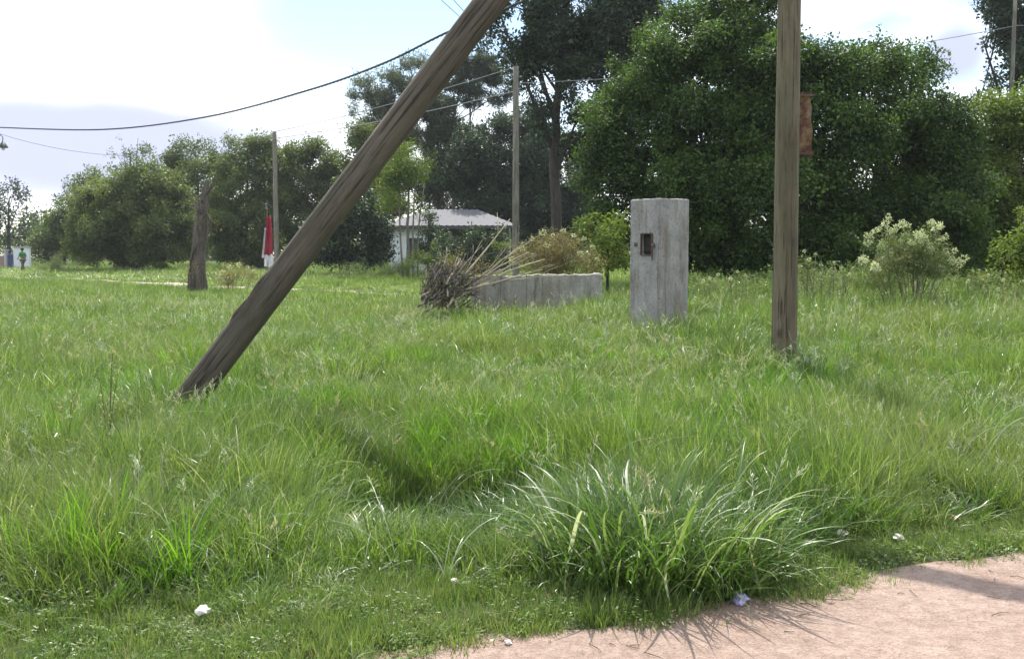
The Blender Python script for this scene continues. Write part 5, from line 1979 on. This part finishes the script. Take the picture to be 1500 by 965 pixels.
def litter():
    G = 'scraps of litter on the verge'
    L_ = [('crumpled_wrapper', 'crumpled lilac and white wrapper at the foot of the big grass clump', 1092, 893, .045, 'lilac'),
          ('paper_scrap', 'white paper scrap lying in the short turf at lower left', 286, 932, .034, 'paper'),
          ('paper_scrap', 'white scrap on the road edge at the bottom centre', 719, 952, .022, 'paper'),
          ('paper_scrap', 'small pale scrap just right of the one at the bottom centre', 744, 959, .016, 'paper'),
          ('paper_scrap', 'tiny white scrap in the turf left of the big grass clump', 664, 878, .016, 'paper'),
          ('paper_scrap', 'pale scrap lying in the verge grass above the shadow', 1242, 806, .03, 'paper'),
          ('paper_scrap', 'white scrap on the verge just above the pole shadow', 1327, 812, .03, 'paper'),
          ('dead_leaf', 'brown curled dead leaf in the verge grass at right', 1411, 783, .028, 'brownleaf')]
    for i, (n, lab, px, py, s, m) in enumerate(L_):
        crumple(n, lab, px, py, s, M[m], 200 + i)
    # pebbles and dark tubes laid as stem shadows on the dirt
    mb = MB()
    r = random.Random(9)
    for k in range(1500):
        u = r.uniform(-4, 6); v = -abs(r.gauss(0, .8)) - .02
        x = u / RN - v * RB / RN; y = RA + u * RB / RN + v / RN
        s = r.choice([.002, .003, .003, .004, .005, .009])
        z = float(road_z(x, y))
        b = len(mb.V)
        for q in [(1, 0, 0), (0, 1, 0), (-1, 0, 0), (0, -1, 0), (0, 0, 1), (0, 0, -.5)]:
            mb.V.append((x + q[0] * s * r.uniform(.7, 1.4), y + q[1] * s * r.uniform(.7, 1.4), z + q[2] * s * r.uniform(.5, 1)))
        mb.F += [(b, b + 1, b + 4), (b + 1, b + 2, b + 4), (b + 2, b + 3, b + 4), (b + 3, b, b + 4), (b + 1, b, b + 5), (b + 2, b + 1, b + 5), (b + 3, b + 2, b + 5), (b, b + 3, b + 5)]
    o = mb.build('pebbles', plain('pebble', (.4, .33, .28)))
    tag(o, 'small pebbles and crumbs scattered on the dirt road', 'pebbles', kind='stuff')
    mb = MB()
    for k in range(26):
        px, py = r.uniform(880, 1500), 0
        u = r.uniform(-.2, 3.2); v = -abs(r.gauss(0, .28))
        x = u / RN - v * RB / RN; y = RA + u * RB / RN + v / RN
        z = float(road_z(x, y)) + .004
        a = r.gauss(-.5, .7); l = r.uniform(.03, .11)
        p = [Vector((x, y, z))]
        for q in range(3):
            a += r.gauss(0, .35)
            nx_, ny_ = p[-1].x + math.cos(a) * l / 3, p[-1].y + math.sin(a) * l / 3
            p.append(Vector((nx_, ny_, float(road_z(nx_, ny_)) + .004 + r.uniform(0, .006))))
        mb.tube(p, [.0018, .0018, .0014, .0008], 4)
    o = mb.build('straws_and_stem_shadows', M['stickdark'])  # thin dark tubes stand in for shadows cast by grass stems
    tag(o, 'thin dark strips laid as grass stem shadows on the edge of the dirt road', 'twigs', kind='stuff')


# ------------------------------------------------------------------ haze
def haze():
    mb = MB()
    mb.box((0, 25, 16), (560, 520, 36))
    m = bpy.data.materials.new('haze_air')
    m.use_nodes = True
    t = m.node_tree
    t.nodes.clear()
    out = N(t, 'ShaderNodeOutputMaterial')
    v = N(t, 'ShaderNodeVolumePrincipled')
    v.inputs['Color'].default_value = (0.86, 0.92, 1.0, 1)
    v.inputs['Density'].default_value = HAZE
    v.inputs['Anisotropy'].default_value = 0.3
    L(t, v.outputs[0], out.inputs['Volume'])
    tag(mb.build('haze', m), 'thin pale haze in the air over the whole meadow', 'haze', kind='stuff')


# ------------------------------------------------------------------ build
pillar()
low_wall()
P1, PL = poles()
T2, e2 = far_pole(756, 98, 350, 34, .135, 'thin grey pole rising behind the low wall in front of the dark tree')
T3, e3 = far_pole(402, 193, 380, 53, .15, 'thin brown pole beside the red cloth')
T4, e4 = far_pole(-18, 182, 400, 52, .15, 'far pole at the left edge of the view holding the lamp')
T5, e5 = far_pole(1488, -20, 400, 36, .085, 'thin grey pole in front of the dark conifer at top right')

# street lamp on its bracket
lx, lz = at(6, 213, 52)
lp = empty('street_lamp', (T4.x, 52, lz - .1), 'small hanging street lamp at the left edge under the twisted cable', 'street lamp')
mb = MB()
mb.tube([(0.1, 0, .45), (lx - T4.x - .1, -.1, .62), (lx - T4.x, -.1, .5), (lx - T4.x, -.1, .3)], .025, 6)
mb.build('bracket', M['cable'], lp)
mb = MB()
c = Vector((lx - T4.x, -.1, .0))
mb.tube([c + Vector((0, 0, .32)), c + Vector((0, 0, .22)), c + Vector((0, 0, .2)), c + Vector((0, 0, 0)), c + Vector((0, 0, -.03))], [.05, .08, .12, .24, .25], 14)
mb.build('lamp_shade', plain('dark_green_enamel', (.03, .045, .04), .4), lp, True)
mb = MB()
mb.tube([c + Vector((0, 0, -.02)), c + Vector((0, 0, -.12)), c + Vector((0, 0, -.17))], [.09, .1, .03], 12)
mb.build('bulb', plain('milky_glass', (.7, .7, .65), .2), lp, True)

# cables
ctrl = [(0, 187, 50), (150, 190, 44), (300, 172, 38), (450, 133, 32.5), (560, 94, 28.5), (655, 48, 25), (745, 12, 22.8), (850, -60, 20)]
pts = [T4 + Vector((0, 0, -.1))] + [atv(*c) for c in ctrl]
pts.append(Vector(P1) + Vector((0, 0, -.3)))


def catmull(P, n=8):
    out = []
    P = [Vector(p) for p in P]
    for i in range(len(P) - 1):
        p0, p1, p2, p3 = P[max(i - 1, 0)], P[i], P[i + 1], P[min(i + 2, len(P) - 1)]
        for k in range(n):
            t = k / n
            out.append(.5 * ((2 * p1) + (p2 - p0) * t + (2 * p0 - 5 * p1 + 4 * p2 - p3) * t * t + (3 * p1 - p0 - 3 * p2 + p3) * t ** 3))
    out.append(P[-1])
    return out


wire(catmull(pts), .017, 'twisted_cable', M['cable'], 'thick twisted black cable sagging across the sky at left', 3)
wire(sag(T4 + Vector((0, 0, -.3)), T3 + Vector((0, 0, -.1)), 1.25), .012, 'wire', M['wire'], 'thin wire from the left edge to the thin brown pole')
wire(sag(T3, T2, .15), .016, 'wire', M['wire'], 'upper wire between the brown pole and the thin grey pole')
wire(sag(T3 + Vector((0, 0, -.35)), T2 + Vector((0, 0, -.8)), .15), .016, 'wire', M['wire'], 'lower wire between the brown pole and the thin grey pole')
wire(sag(T2 + Vector((0, 0, -.55)), atv(1488, 38, 36), .35), .012, 'wire', M['wire'], 'thin wire crossing in front of the broadleaf trees towards top right')
wire(sag(atv(1488, 38, 36), atv(1488, 38, 36) + Vector((16, -3, 1)), .3), .012, 'wire', M['wire'], 'thin wire leaving the picture at the top right edge')
a = T2 + Vector((0, 0, -.05))
for k, (px, lab) in enumerate(((646, 'left one of two faint wires beside the top of the leaning pole'), (664, 'right one of two faint wires beside the top of the leaning pole'))):
    q = atv(px, 0, 24)
    wire([a, q, q + (q - a) * 1.6 + Vector((0, 0, .4))], .009, 'wire', M['wire'], lab)

dead_trunk()
brush_pile()
weeds()
house()
left_far()
red_cloth()
trees()
big_clump()
grass()
litter()

if HAZE: haze()
print('TOTAL crown tris', NTRI[0])
